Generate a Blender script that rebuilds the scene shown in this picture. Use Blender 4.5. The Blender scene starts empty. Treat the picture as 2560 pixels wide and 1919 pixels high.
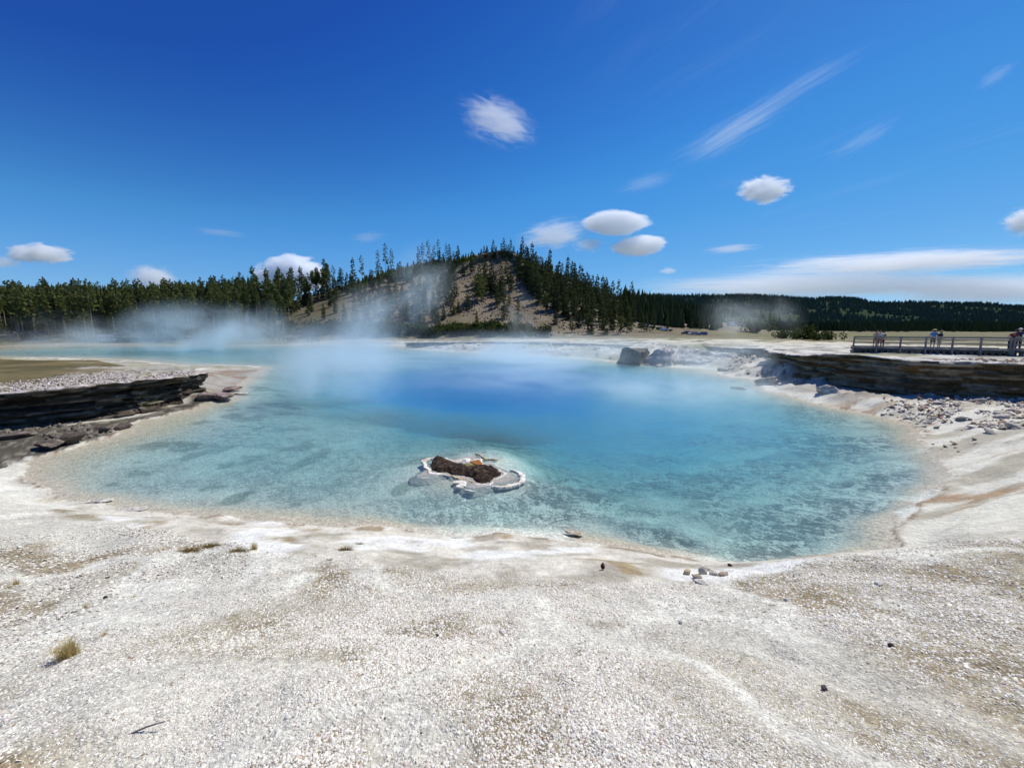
import bpy, bmesh, math, random
import numpy as np
from mathutils import Vector, Matrix, Euler
R = math.radians
rng = np.random.default_rng(7)
random.seed(7)
scene = bpy.context.scene
COL = scene.collection

# ------------------------------------------------------------------ camera
H_CAM = 5.0
FD = 834.7                      # focal length in pixels of a 2212 px wide frame
PITCH = R(7.80)
cam_d = bpy.data.cameras.new("camera")
cam = bpy.data.objects.new("camera", cam_d)
COL.objects.link(cam)
cam.location = (0, 0, H_CAM)
cam.rotation_euler = (math.pi / 2 - PITCH, 0, 0)
cam_d.sensor_width = 36.0
cam_d.lens = FD / 2212 * 36.0
cam_d.clip_start = 0.05
cam_d.clip_end = 30000
scene.camera = cam


def ray(px, py):
    u = (px - 1106) / FD
    v = (829 - py) / FD
    return np.array([u, math.cos(PITCH) + v * math.sin(PITCH), -math.sin(PITCH) + v * math.cos(PITCH)])


def at_z(px, py, z=0.0):
    d = ray(px, py)
    t = (z - H_CAM) / d[2]
    return np.array([d[0] * t, d[1] * t, z])


def at_y(px, py, dist):
    d = ray(px, py)
    t = dist / d[1]
    return np.array([d[0] * t, dist, H_CAM + d[2] * t])


# ------------------------------------------------------------------ helpers
def tag(o, label, cat, group=None, kind=None):
    o["label"] = label
    o["category"] = cat
    if group:
        o["group"] = group
    if kind:
        o["kind"] = kind
    return o


def mesh_obj(name, verts, faces, mat=None, parent=None, smooth=False, cols=None, loc=None, attrs=None):
    me = bpy.data.meshes.new(name)
    verts = np.asarray(verts, dtype=np.float32)
    if isinstance(faces, np.ndarray) and faces.ndim == 2:
        nf, k = faces.shape
        me.vertices.add(len(verts))
        me.vertices.foreach_set("co", verts.ravel())
        me.loops.add(nf * k)
        me.loops.foreach_set("vertex_index", faces.astype(np.int32).ravel())
        me.polygons.add(nf)
        me.polygons.foreach_set("loop_start", np.arange(0, nf * k, k, dtype=np.int32))
        me.polygons.foreach_set("loop_total", np.full(nf, k, dtype=np.int32))
        me.update(calc_edges=True)
        if nf < 400000:
            me.validate()
    else:
        me.from_pydata([tuple(v) for v in verts], [], [tuple(f) for f in faces])
        me.update()
    if smooth:
        me.polygons.foreach_set("use_smooth", np.ones(len(me.polygons), dtype=bool))
    if cols is not None:
        a = me.color_attributes.new("Col", "FLOAT_COLOR", "POINT")
        c = np.ones((len(verts), 4), dtype=np.float32)
        c[:, :3] = cols
        a.data.foreach_set("color", c.ravel())
    for k, arr in (attrs or {}).items():
        a = me.attributes.new(k, "FLOAT", "POINT")
        a.data.foreach_set("value", np.asarray(arr, dtype=np.float32))
    if mat:
        me.materials.append(mat)
    o = bpy.data.objects.new(name, me)
    COL.objects.link(o)
    if parent:
        o.parent = parent
    if loc is not None:
        o.location = loc
    return o


def empty(name, loc=(0, 0, 0), rz=0.0):
    o = bpy.data.objects.new(name, None)
    COL.objects.link(o)
    o.location = loc
    o.rotation_euler = (0, 0, rz)
    o.empty_display_size = 0.2
    return o


class MB:
    """collects simple shapes into one mesh"""
    def __init__(self):
        self.v = []
        self.f = []

    def add(self, vs, fs):
        b = len(self.v)
        self.v += [tuple(v) for v in vs]
        self.f += [tuple(i + b for i in f) for f in fs]

    def box(self, c, s, rot=None):
        m = rot or Matrix.Identity(3)
        vs = []
        for dx in (-.5, .5):
            for dy in (-.5, .5):
                for dz in (-.5, .5):
                    p = m @ Vector((dx * s[0], dy * s[1], dz * s[2]))
                    vs.append((c[0] + p.x, c[1] + p.y, c[2] + p.z))
        self.add(vs, [(0, 1, 3, 2), (4, 6, 7, 5), (0, 4, 5, 1), (2, 3, 7, 6), (0, 2, 6, 4), (1, 5, 7, 3)])

    def beam(self, a, b, w, h):
        a, b = Vector(a), Vector(b)
        d = (b - a)
        L = d.length
        x = d.normalized()
        up = Vector((0, 0, 1)) if abs(x.z) < .95 else Vector((0, 1, 0))
        y = up.cross(x).normalized()
        z = x.cross(y)
        m = Matrix((x, y, z)).transposed()
        self.box((a + b) / 2, (L, w, h), m)

    def tube(self, pts, rad, n=6):
        pts = [Vector(p) for p in pts]
        rings = []
        for i, p in enumerate(pts):
            d = (pts[min(i + 1, len(pts) - 1)] - pts[max(i - 1, 0)]).normalized()
            a = d.orthogonal().normalized() if abs(d.z) < .9 else Vector((1, 0, 0))
            a = (a - d * a.dot(d)).normalized()
            b = d.cross(a)
            r = rad[i] if hasattr(rad, "__len__") else rad
            rings.append([p + (a * math.cos(t) + b * math.sin(t)) * r for t in [2 * math.pi * k / n for k in range(n)]])
        vs = [v for r_ in rings for v in r_]
        fs = []
        for i in range(len(pts) - 1):
            for k in range(n):
                fs.append((i * n + k, i * n + (k + 1) % n, (i + 1) * n + (k + 1) % n, (i + 1) * n + k))
        fs.append(tuple(range(n - 1, -1, -1)))
        fs.append(tuple((len(pts) - 1) * n + k for k in range(n)))
        self.add(vs, fs)

    def build(self, name, mat, parent=None, smooth=False, bevel=0.0):
        o = mesh_obj(name, self.v, self.f, mat, parent, smooth)
        if bevel:
            b = o.modifiers.new("bevel", "BEVEL")
            b.width = bevel
            b.segments = 1
        return o


# numpy value noise
def _h(ix, iy, iz, seed):
    n = (ix.astype(np.int64) * 374761393 + iy.astype(np.int64) * 668265263 + iz.astype(np.int64) * 2147483647 + seed * 1274126177) & 0xFFFFFFFF
    n = ((n ^ (n >> 13)) * 1274126177) & 0xFFFFFFFF
    n = (n ^ (n >> 16)) & 0xFFFFFFFF
    n = (n * 2246822519) & 0xFFFFFFFF
    n = n ^ (n >> 15)
    return (n & 0xFFFFFF) / float(0xFFFFFF)


def vnoise(x, y, z=None, seed=0):
    x = np.asarray(x, float)
    y = np.asarray(y, float)
    z = np.zeros_like(x) if z is None else np.asarray(z, float)
    x, y, z = np.broadcast_arrays(x, y, z)
    fx, fy, fz = np.floor(x), np.floor(y), np.floor(z)
    tx, ty, tz = x - fx, y - fy, z - fz
    tx = tx * tx * (3 - 2 * tx)
    ty = ty * ty * (3 - 2 * ty)
    tz = tz * tz * (3 - 2 * tz)
    out = 0
    for a in (0, 1):
        for b in (0, 1):
            for c in (0, 1):
                w = (tx if a else 1 - tx) * (ty if b else 1 - ty) * (tz if c else 1 - tz)
                out = out + w * _h(fx + a, fy + b, fz + c, seed)
    return out


def fbm(x, y, z=None, octv=4, seed=0):
    s, a, t = 0, .5, 0
    x = np.asarray(x, float); y = np.asarray(y, float)
    z = None if z is None else np.asarray(z, float)
    for i in range(octv):
        s = s + a * vnoise(x, y, z, seed + i * 17)
        t += a
        x = x * 2.03 + 5.1
        y = y * 2.03 + 1.7
        if z is not None:
            z = z * 2.03 + 3.3
        a *= .5
    return s / t


def sstep(a, b, x):
    t = np.clip((x - a) / (b - a), 0, 1)
    return t * t * (3 - 2 * t)


def lerp3(a, b, t):
    return a + (np.asarray(b) - a) * t[:, None]


def inside(poly, x, y):
    poly = np.asarray(poly)
    c = np.zeros(x.shape, bool)
    n = len(poly)
    for i in range(n):
        x1, y1 = poly[i]
        x2, y2 = poly[(i + 1) % n]
        cond = ((y1 > y) != (y2 > y))
        xs = (x2 - x1) * (y - y1) / ((y2 - y1) if y2 != y1 else 1e-9) + x1
        c ^= cond & (x < xs)
    return c


def sdist(poly, x, y, closed=True):
    """distance to outline, positive outside"""
    poly = np.asarray(poly)
    n = len(poly)
    best = np.full(x.shape, 1e18)
    for i in range(n if closed else n - 1):
        x1, y1 = poly[i]
        x2, y2 = poly[(i + 1) % n]
        dx, dy = x2 - x1, y2 - y1
        t = np.clip(((x - x1) * dx + (y - y1) * dy) / (dx * dx + dy * dy + 1e-12), 0, 1)
        d = (x - x1 - t * dx) ** 2 + (y - y1 - t * dy) ** 2
        np.minimum(best, d, out=best)
    d = np.sqrt(best)
    if closed:
        d = np.where(inside(poly, x, y), -d, d)
    return d


class RBF:
    def __init__(self, pts, vals, k=1.0):
        self.p = np.asarray(pts, float)
        n = len(self.p)
        A = np.linalg.norm(self.p[:, None] - self.p[None], axis=2)
        P = np.concatenate([np.ones((n, 1))], 1)
        M = np.block([[A + 1e-6 * np.eye(n), P], [P.T, np.zeros((1, 1))]])
        self.w = np.linalg.lstsq(M, np.concatenate([vals, [0]]), rcond=None)[0]

    def __call__(self, x, y):
        out = np.empty(x.shape)
        xf, yf, of = x.ravel(), y.ravel(), out.ravel()
        for s in range(0, len(xf), 20000):
            q = np.stack([xf[s:s + 20000], yf[s:s + 20000]], 1)
            D = np.sqrt(((q[:, None, :] - self.p[None]) ** 2).sum(2))
            of[s:s + 20000] = D @ self.w[:-1] + self.w[-1]
        return of.reshape(x.shape)


# ------------------------------------------------------------------ node helpers
def mat_new(name):
    m = bpy.data.materials.new(name)
    m.use_nodes = True
    m.node_tree.nodes.clear()
    return m, m.node_tree


class NT:
    def __init__(self, nt):
        self.nt = nt

    def n(self, typ, **kw):
        nd = self.nt.nodes.new(typ)
        for k, v in kw.items():
            if k.startswith("_"):
                setattr(nd, k[1:], v)
        for k, v in kw.items():
            if not k.startswith("_"):
                key = k
                if key.startswith("i") and key[1:].isdigit():
                    key = int(key[1:])
                else:
                    key = key.replace("__", " ")
                self.set(nd, key, v)
        return nd

    def set(self, nd, key, v):
        s = nd.inputs[key]
        if isinstance(v, bpy.types.NodeSocket):
            self.nt.links.new(v, s)
        elif isinstance(v, bpy.types.Node):
            self.nt.links.new(v.outputs[0], s)
        else:
            s.default_value = v

    def math(self, op, a, b=0.0, c=0.0, clamp=False):
        nd = self.nt.nodes.new("ShaderNodeMath")
        nd.operation = op
        nd.use_clamp = clamp
        self.set(nd, 0, a)
        self.set(nd, 1, b)
        self.set(nd, 2, c)
        return nd.outputs[0]

    def mix(self, f, a, b, blend="MIX"):
        nd = self.nt.nodes.new("ShaderNodeMix")
        nd.data_type = "RGBA"
        nd.blend_type = blend
        self.set(nd, 0, f)
        self.set(nd, 6, a)
        self.set(nd, 7, b)
        return nd.outputs[2]

    def ramp(self, f, stops):
        nd = self.nt.nodes.new("ShaderNodeValToRGB")
        el = nd.color_ramp.elements
        while len(el) < len(stops):
            el.new(.5)
        for e, (p, c) in zip(el, stops):
            e.position = p
            e.color = (*c, 1) if len(c) == 3 else c
        self.set(nd, 0, f)
        return nd.outputs[0]

    def maprange(self, v, a, b, c=0.0, d=1.0, smooth=False):
        nd = self.nt.nodes.new("ShaderNodeMapRange")
        if smooth:
            nd.interpolation_type = "SMOOTHSTEP"
        for k, x in enumerate((v, a, b, c, d)):
            self.set(nd, k, x)
        return nd.outputs[0]

    def noise(self, vec, scale, detail=4.0, rough=.55, dist=0.0, dim="3D"):
        nd = self.nt.nodes.new("ShaderNodeTexNoise")
        nd.noise_dimensions = dim
        if vec is not None:
            self.set(nd, "Vector", vec)
        nd.inputs["Scale"].default_value = scale
        nd.inputs["Detail"].default_value = detail
        nd.inputs["Roughness"].default_value = rough
        nd.inputs["Distortion"].default_value = dist
        return nd.outputs[0]

    def out(self, surf=None, vol=None):
        o = self.nt.nodes.new("ShaderNodeOutputMaterial")
        if surf is not None:
            self.set(o, "Surface", surf)
        if vol is not None:
            self.set(o, "Volume", vol)


def simple_mat(name, col, rough=.7, var=.25, scale=8.0, bump=0.0, metallic=0.0, obj_var=0.0, spec=.5):
    m, nt = mat_new(name)
    N = NT(nt)
    tc = N.n("ShaderNodeTexCoord")
    f = N.noise(tc.outputs["Object"], scale, 5)
    k = N.maprange(f, .25, .75, 1 - var, 1 + var)
    if obj_var:
        oi = N.n("ShaderNodeObjectInfo")
        k = N.math("MULTIPLY", k, N.maprange(oi.outputs["Random"], 0, 1, 1 - obj_var, 1 + obj_var))
    c = N.n("ShaderNodeVectorMath", _operation="SCALE", i0=(*col,))
    N.set(c, 3, k)
    p = N.n("ShaderNodeBsdfPrincipled", Base__Color=c.outputs[0], Roughness=rough, Metallic=metallic)
    p.inputs["Specular IOR Level"].default_value = spec
    if bump:
        b = N.n("ShaderNodeBump", Strength=bump, Height=f)
        N.set(p, "Normal", b)
    N.out(p)
    return m
# ------------------------------------------------------------------ the pool's outline (water level z = 0)
SHORE_D = [(50, 1005), (60, 1035), (108, 1062), (160, 1080), (250, 1099), (330, 1107), (430, 1114), (520, 1121), (600, 1127),
           (680, 1137), (740, 1138), (800, 1134), (850, 1142), (930, 1152), (1000, 1161), (1040, 1157), (1072, 1150), (1150, 1161),
           (1280, 1173), (1380, 1187), (1450, 1203), (1550, 1221), (1630, 1233), (1690, 1232), (1760, 1222), (1850, 1208), (1930, 1192),
           (1948, 1178), (1930, 1155), (1926, 1140), (1936, 1125), (1970, 1108), (2020, 1080), (2050, 1052), (2052, 1030), (2046, 1005),
           (2028, 980), (1996, 960), (1986, 945), (1994, 934), (1976, 922), (1940, 908), (1900, 897), (1860, 889), (1814, 882), (1753, 868),
           (1695, 853), (1643, 840), (1655, 828), (1648, 822), (1620, 817), (1589, 815), (1549, 809), (1553, 797), (1510, 795), (1460, 793), (1418, 788),
           (1334, 782), (1296, 777), (1200, 771), (1130, 767), (1050, 762), (950, 757), (890, 753),
           (868, 746), (700, 743.5), (560, 744.5), (400, 745), (250, 741.5), (120, 742), (0, 746), (-120, 750),
           (-150, 762), (0, 771), (120, 772), (200, 774), (290, 778), (350, 785), (400, 789), (470, 788), (540, 790), (568, 795),
           (548, 805), (536, 816), (515, 828), (503, 838), (488, 852), (492, 860), (470, 866), (438, 871), (416, 882), (355, 899), (300, 908),
           (262, 922), (255, 935), (191, 956), (120, 978), (70, 990)]
SHORE = np.array([at_z(x, y)[:2] for x, y in SHORE_D])


def wpts(lst):
    P, V = [], []
    for x, y, z in lst:
        w = at_z(x, y, z)
        P.append(w[:2])
        V.append(z)
    return P, V


land_ctl = [(0, 1658, 2.95), (550, 1658, 2.95), (1106, 1658, 2.95), (1660, 1658, 2.95), (2212, 1658, 2.95),
            (0, 1450, 2.3), (550, 1450, 2.5), (1106, 1450, 2.55), (1660, 1450, 2.55), (2212, 1450, 2.6),
            (0, 1300, 1.7), (300, 1300, 1.8), (640, 1300, 2.0), (900, 1320, 2.1), (1200, 1340, 2.18), (1500, 1340, 2.2), (1800, 1320, 2.2), (2212, 1300, 2.3),
            (0, 1180, 1.05), (200, 1200, 1.15), (400, 1220, 1.4), (-400, 1300, 1.9), (-300, 1150, 1.1), (2500, 1300, 2.5),
            (0, 1100, .6), (640, 1205, 1.5), (500, 1182, 1.3), (350, 1152, .95), (250, 1122, .5), (160, 1095, .25), (0, 1075, .5), (-250, 1075, .7),
            (820, 1222, 1.62), (1050, 1242, 1.75), (1200, 1252, 1.8), (1350, 1257, 1.8), (1500, 1258, 1.78), (1640, 1242, 1.6), (1760, 1216, 1.7),
            (1900, 1195, 1.78), (2050, 1180, 1.86), (2212, 1165, 1.95), (2500, 1150, 2.1),
            (2000, 1125, .16), (2212, 1100, .5), (2212, 1000, .5), (2100, 950, .34), (2050, 1010, .07), (2100, 1080, .22), (2500, 1040, .8),
            (2212, 930, .75), (2120, 900, .62), (1990, 905, .22), (2000, 880, .5), (1916, 850, .5), (2022, 850, .6), (2120, 868, .65), (2212, 880, .7),
            (1783, 852, .55), (1740, 846, .6), (1720, 832, .6), (1707, 821, .42), (1760, 828, .5), (1830, 842, .5), (1690, 838, .3), (1840, 868, .45), (1900, 880, .4), (2600, 900, 1.0),
            (870, 737, 2.2), (1000, 736, 2.2), (1150, 736, 2.2), (1300, 739, 2.4), (1420, 742, 2.5), (1550, 744, 2.7), (1700, 747, 2.8), (1780, 749, 2.9),
            (1500, 765, 1.3), (1600, 768, 1.6), (1560, 780, .8), (1640, 792, .9), (1700, 790, 1.6), (1690, 770, 2.2), (1400, 768, 1.4), (1450, 780, .5),
            (1000, 746, 1.2), (1150, 750, 1.2), (1250, 756, 1.1),
            (0, 738, .5), (250, 736.5, .5), (560, 738.5, .7), (700, 738, 1.0), (800, 738, 1.4),
            (540, 797, .2), (500, 812, .35), (452, 845, .5), (470, 800, .4), (430, 810, .8), (400, 840, .5), (420, 868, .25),
            (0, 960, .32), (100, 952, .25), (0, 1000, .3), (210, 932, .16), (-200, 980, .6), (0, 1040, .35), (0, 932, .16), (74, 928, .15), (175, 915, .13), (263, 903, .1), (323, 893, .1), (397, 868, .1), (415, 850, .2), (-100, 940, .3)]
P, V = wpts(land_ctl)
for q in SHORE[::1]:
    P.append(q); V.append(0.02)
for x, y, z in [(-150, 190, 2), (-60, 190, 2.5), (0, 180, 2.4), (60, 180, 2.6), (120, 150, 2.8), (150, 100, 3), (60, 60, 2.9), (50, 45, 2.9), (80, 60, 2.9),
                (100, 30, 3), (-250, 180, 2), (-300, 60, 2), (0, -6, 3.0), (8, -6, 3.0), (-8, -6, 3.0), (30, -10, 3.2), (-30, -10, 3.0), (40, 10, 2.6), (90, 0, 3),
                (0, 1.0, 2.98), (-60, 10, 2.5), (45, 35, 2.95), (38, 42, 2.95), (34, 36, 2.9),
                (300, 300, 3), (-300, 300, 3), (0, 400, 3), (400, 100, 3), (900, 600, 4), (-900, 600, 4)]:
    P.append((x, y)); V.append(z)
LAND = RBF(P, V)

bed_ctl = [(200, 1050, .3), (400, 1085, .25), (300, 990, .45), (500, 1000, .75), (700, 1050, .65), (900, 1100, .55), (1100, 1115, .5), (1400, 1140, .55), (1600, 1190, .45),
           (1750, 1170, .55), (1900, 1090, .45), (1990, 1030, .3), (600, 920, .95), (750, 950, 1.0), (900, 940, 1.6), (1020, 1020, .09), (960, 1012, .12), (1080, 1030, .11), (1010, 1045, .16), (1120, 1040, .2), (900, 1020, .34), (1180, 1030, .6), (1020, 1075, .5), (1120, 985, .38), (980, 985, .3), (1050, 985, .2), (1080, 960, .6),
           (1180, 965, 1.9), (1200, 1000, 1.4), (1250, 1000, 1.6), (1300, 1070, .8), (1500, 1060, 1.0), (1700, 1010, 1.05), (1850, 960, .8), (1600, 930, 2.0), (1400, 930, 2.6),
           (1150, 910, 3.0), (1000, 905, 2.2), (900, 905, 2.0), (865, 885, 2.3), (700, 870, 1.3), (620, 850, 1.0), (560, 880, .6), (500, 900, .45), (450, 930, .45), (350, 940, .3),
           (905, 868, 5.5), (1000, 872, 6.5), (1100, 872, 6.5), (1190, 862, 6), (880, 835, 5.5), (900, 805, 4.2), (1000, 800, 4.6), (1150, 800, 4.4), (1250, 830, 3.6), (1330, 860, 2.6),
           (1500, 870, 2.4), (1650, 880, 1.7), (1500, 830, 2.2), (1400, 810, 2.4), (1550, 830, 1.6), (1300, 800, 3), (1800, 920, .9), (1000, 830, 8), (1150, 830, 8),
           (800, 800, 2.5), (700, 800, 1.8), (650, 770, 2), (800, 765, 3), (600, 762, 2), (400, 759, 1.6), (200, 757, 1.2), (1050, 774, 2.6), (950, 770, 2.6), (1150, 776, 2.4), (1250, 785, 2.4), (850, 940, 1.3), (820, 905, 1.1)]
P, V = [], []
for x, y, d in bed_ctl:
    P.append(at_z(x, y)[:2]); V.append(d)
for q in SHORE:
    P.append(q); V.append(0.0)
BED = RBF(P, V)

# left rock bank and right rock bank: rims (x, y, z)
LB_RIM = np.array([(-40, 4, 2.3), (-31, 9.5, 2.2), (-27, 13.5, 2.15), (-25.2, 16.5, 2.1), at_z(0, 850, 2.1), at_z(110, 839, 2.17), at_z(215, 828, 2.22), at_z(320, 819, 2.2),
                   at_z(385, 811, 2.1), at_z(408, 812, 2.02), at_z(416, 808, 1.95)])
e0 = LB_RIM[-1]
LB_RIM = np.vstack([LB_RIM, [(e0[0] - 1.3, e0[1] + 2.3, 1.85), (e0[0] - 4.5, e0[1] + 4.0, 1.8)]])
LB_POLY = [tuple(p[:2]) for p in LB_RIM] + [(-33, 36), (-43, 43), (-58, 44.5), (-120, 46), (-120, 0)]
RB_RIM = np.array([(31.5, 48, 2.85), (28.0, 42, 2.8), (26.9, 38, 2.8), (25.8, 35.8, 2.82), (25.7, 34.4, 2.9), (26.2, 33.0, 3.08), (26.2, 31.2, 3.22), (26.6, 29.6, 3.17), (26.9, 28.2, 3.1), (26.7, 26.9, 3.08),
                   (27.0, 25.8, 3.09), (28.0, 25.0, 3.09), (29.0, 24.3, 3.09), (30.7, 23.1, 3.04), (33, 21.5, 3.03), (37, 19.5, 3.05)])
RB_POLY = [tuple(p[:2]) for p in RB_RIM] + [(60, 10), (140, 10), (140, 80), (60, 60), (40, 52)]

hill_pts, hill_v = [], []


def hp(x, y, dist, base=2.5):
    w = at_y(x, y, dist)
    hill_pts.append((w[0], w[1])); hill_v.append(max(0.0, w[2] - base))


for x, y, d in [(-400, 690, 250), (-150, 690, 250), (0, 690, 250), (150, 691, 250), (300, 690, 250), (430, 683, 252), (520, 672, 256), (590, 660, 260), (650, 645, 265),
                (720, 626, 272), (790, 604, 282), (860, 583, 290), (930, 567, 296), (1000, 558, 300), (1050, 551, 302), (1090, 548, 302), (1125, 556, 300), (1180, 583, 297),
                (1230, 607, 294), (1290, 633, 290), (1340, 655, 288), (1400, 676, 287), (1450, 692, 286), (1510, 707, 288), (1590, 714, 300)]:
    hp(x, y, d)
for x, y, d in [(1000, 588, 282), (1060, 583, 283), (1110, 586, 283), (960, 592, 284)]:
    hp(x, y, d)
for x, y, d in [(600, 692, 205), (680, 660, 235), (760, 655, 225), (830, 660, 222), (900, 655, 228), (980, 650, 232), (1060, 645, 236), (1150, 650, 236), (1220, 662, 236), (1300, 682, 240), (1380, 702, 245), (1100, 690, 210), (900, 697, 200), (750, 690, 198)]:
    hp(x, y, d)
for x, y, d in [(1200, 660, 400), (1300, 654, 420), (1370, 652, 430), (1440, 662, 430), (1500, 684, 425), (1545, 700, 420), (1600, 708, 420)]:
    hp(x, y, d)
for x, y in [(-500, 170), (-320, 172), (-240, 174), (-170, 176), (-110, 176), (-80, 175), (-50, 173), (-20, 172), (10, 172), (40, 176), (70, 186), (100, 205), (125, 235), (150, 270), (200, 300), (240, 350),
             (300, 420), (400, 500), (0, 150), (-100, 150), (100, 150), (-250, 130), (-400, 100), (0, 100), (0, 0), (200, 200), (400, 300), (-300, 0), (300, 0), (700, 500), (-700, 0), (900, 0),
             (-700, 1500), (0, 1500), (900, 1500), (-900, 700)]:
    hill_pts.append((x, y)); hill_v.append(0)
for x, y, v in [(-200, 420, 12), (-60, 450, 14), (60, 450, 18), (0, 700, 10), (-300, 420, 10)]:
    hill_pts.append((x, y)); hill_v.append(v)
HILL = RBF(hill_pts, np.array(hill_v, float))


SHALLOW = .5      # the floor as the eye sees it through water


def on(mask, fn, *arrs):
    """fn evaluated only where mask holds, zero elsewhere"""
    out = np.zeros(mask.shape)
    if mask.any():
        out[mask] = fn(*[q_[mask] for q_ in arrs])
    return out


def terrain(x, y):
    """height, signed distance to the shore (negative = under water), hill height"""
    sd = sdist(SHORE, x, y)
    r = np.hypot(x, y)
    jn = np.clip(r / 14, .35, 2.5)
    sd = sd + on(np.abs(sd) < 3, lambda X, Y, S, J: ((fbm(X * 1.0, Y * 1.0, octv=4, seed=5) - .5) * .42 + (fbm(X * 4.0, Y * 4.0, octv=3, seed=6) - .5) * .16) * J * (1 - sstep(1.5, 3, np.abs(S))), x, y, sd, jn)
    wet = sd <= 0
    land = on(sd > -.1, lambda X, Y: LAND(X, Y), x, y)
    hill = on((r > 150) & (r < 1600), lambda X, Y, Q: np.maximum(HILL(X, Y), 0) * sstep(150, 185, Q), x, y, r)
    bed = on(sd < .1, lambda X, Y: BED(X, Y), x, y)
    # near-shore ramp and small lip
    lw = .25 + .012 * r
    land = np.maximum(land, .06) * sstep(-.02, 1.0, sd / (lw * 3)) + .05 * sstep(0, .06 + .004 * r, sd)
    rough_zone = sstep(1.0, 5.0, sd) * (1 - sstep(22, 40, sd)) * sstep(30, 45, r)
    land = land + on(rough_zone > 0, lambda X, Y, Q: Q * ((fbm(X * .22, Y * .22, octv=4, seed=3) - .5) * 1.1 + (fbm(X * .9, Y * .9, octv=3, seed=9) - .5) * .5), x, y, rough_zone)
    tz = sstep(19.5, 21.5, x) * (1 - sstep(36, 42, x)) * sstep(23, 26, y) * (1 - sstep(36, 40, y)) * sstep(.6, 2.5, sd)
    land = land + on(tz > 0, lambda X, Y, Q: Q * ((fbm(X * .8, Y * .8, octv=4, seed=13) - .5) * .8 + (fbm(X * 2.6, Y * 2.6, octv=3, seed=14) - .5) * .25), x, y, tz)
    # small scale relief of the near ground
    near = 1 - sstep(14, 40, r)
    nz = near * sstep(.1, 1.2, sd)
    land = land + on(nz > 0, lambda X, Y, Q: Q * ((fbm(X * .9, Y * .9, octv=4, seed=11) - .5) * .20 + (fbm(X * 5, Y * 5, octv=3, seed=12) - .5) * .035), x, y, nz)
    # raised rock banks
    for poly, z0 in ((LB_POLY, 2.05), (RB_POLY, 2.93)):
        d = -sdist(np.array(poly), x, y)
        k = sstep(1.0, 2.6, d)

        def top_of(X, Y, Lh):
            t = z0 + (fbm(X * .25, Y * .25, octv=3, seed=21) - .5) * .25
            return np.maximum(t, np.minimum(LAND(X, Y), 3.0)) if z0 > 2.5 else t
        top = on(k > 0, top_of, x, y, land)
        land = land * (1 - k) + np.maximum(land, top) * k
    h_l = land + hill
    rel = np.minimum(hill * sstep(2, 12, hill), 25)
    h_l = h_l + on(rel > 0, lambda X, Y, Q: Q * ((fbm(X * .045, Y * .045, octv=4, seed=31) - .5) * .20 - np.abs(fbm(X * .07, Y * .02, octv=3, seed=35) - .5) * .12), x, y, rel)
    depth = np.maximum(bed, .02) * sstep(0, .5 + .02 * r, -sd) + .03 * sstep(0, .25, -sd)
    depth = depth * (1 + on(wet & (near > 0), lambda X, Y, Q: .35 * (fbm(X * 1.3, Y * 1.3, octv=4, seed=41) - .5) * Q, x, y, near))
    return np.where(sd > 0, h_l, -depth * SHALLOW), sd, hill


# polar grid around the viewpoint: dense near, coarse far
NA = 760
ang = np.linspace(R(-88), R(88), NA)
q = 1.0118
rr = [0.6]
while rr[-1] < 470:
    rr.append(rr[-1] * q)
while rr[-1] < 9000:
    rr.append(rr[-1] * 1.09)
rr = np.array(rr)
NR = len(rr)
AA, RR = np.meshgrid(ang, rr)
GX, GY = RR * np.sin(AA), RR * np.cos(AA)
GZ, GSD, GH = terrain(GX, GY)
GZ = np.where(GX * 0 + RR > 900, np.minimum(GZ, 6.0), GZ)


def thin(mask):
    """faces of the polar grid where mask holds; returns verts index map + faces"""
    i, j = np.nonzero(mask)
    a = i * NA + j
    f = np.stack([a, a + 1, a + NA + 1, a + NA], 1)
    used = np.unique(f)
    remap = np.full(NR * NA, -1, dtype=np.int64)
    remap[used] = np.arange(len(used))
    return used, remap[f]


def H_at(x, y):
    z, s, h = terrain(np.array([float(x)]), np.array([float(y)]))
    return float(z[0])


def H_arr(x, y):
    return terrain(np.asarray(x, float), np.asarray(y, float))[0]


def hit(px, py, tmin=2.0, tmax=700.0, n=500):
    """where the view line through a picture point meets the land"""
    d = ray(px, py)
    t = np.geomspace(tmin, tmax, n)
    x, y, z = d[0] * t, d[1] * t, H_CAM + d[2] * t
    h = np.maximum(H_arr(x, y), 0)
    k = np.nonzero(h >= z)[0]
    if len(k) == 0:
        return None
    i = k[0]
    if i == 0:
        return np.array([x[0], y[0], h[0]])
    a, b = z[i - 1] - h[i - 1], h[i] - z[i]
    w = a / (a + b + 1e-9)
    tt = t[i - 1] * (1 - w) + t[i] * w
    X, Y = d[0] * tt, d[1] * tt
    return np.array([X, Y, max(H_at(X, Y), 0)])


# ------------------------------------------------------------------ ground colours (albedo of the surfaces themselves)
def to_pic(x, y, z):
    """only used while laying out patches of ground by eye"""
    yy = y * math.cos(PITCH) - (z - H_CAM) * math.sin(PITCH)
    up = y * math.sin(PITCH) + (z - H_CAM) * math.cos(PITCH)
    return 1106 + FD * x / np.maximum(yy, .01), 829 - FD * up / np.maximum(yy, .01)


def edge_line(x, y):
    """signed distance from the brink of the gravel terrace (positive on the gravel side)"""
    return sdist(BRINK, x, y, closed=True) * -1


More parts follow.
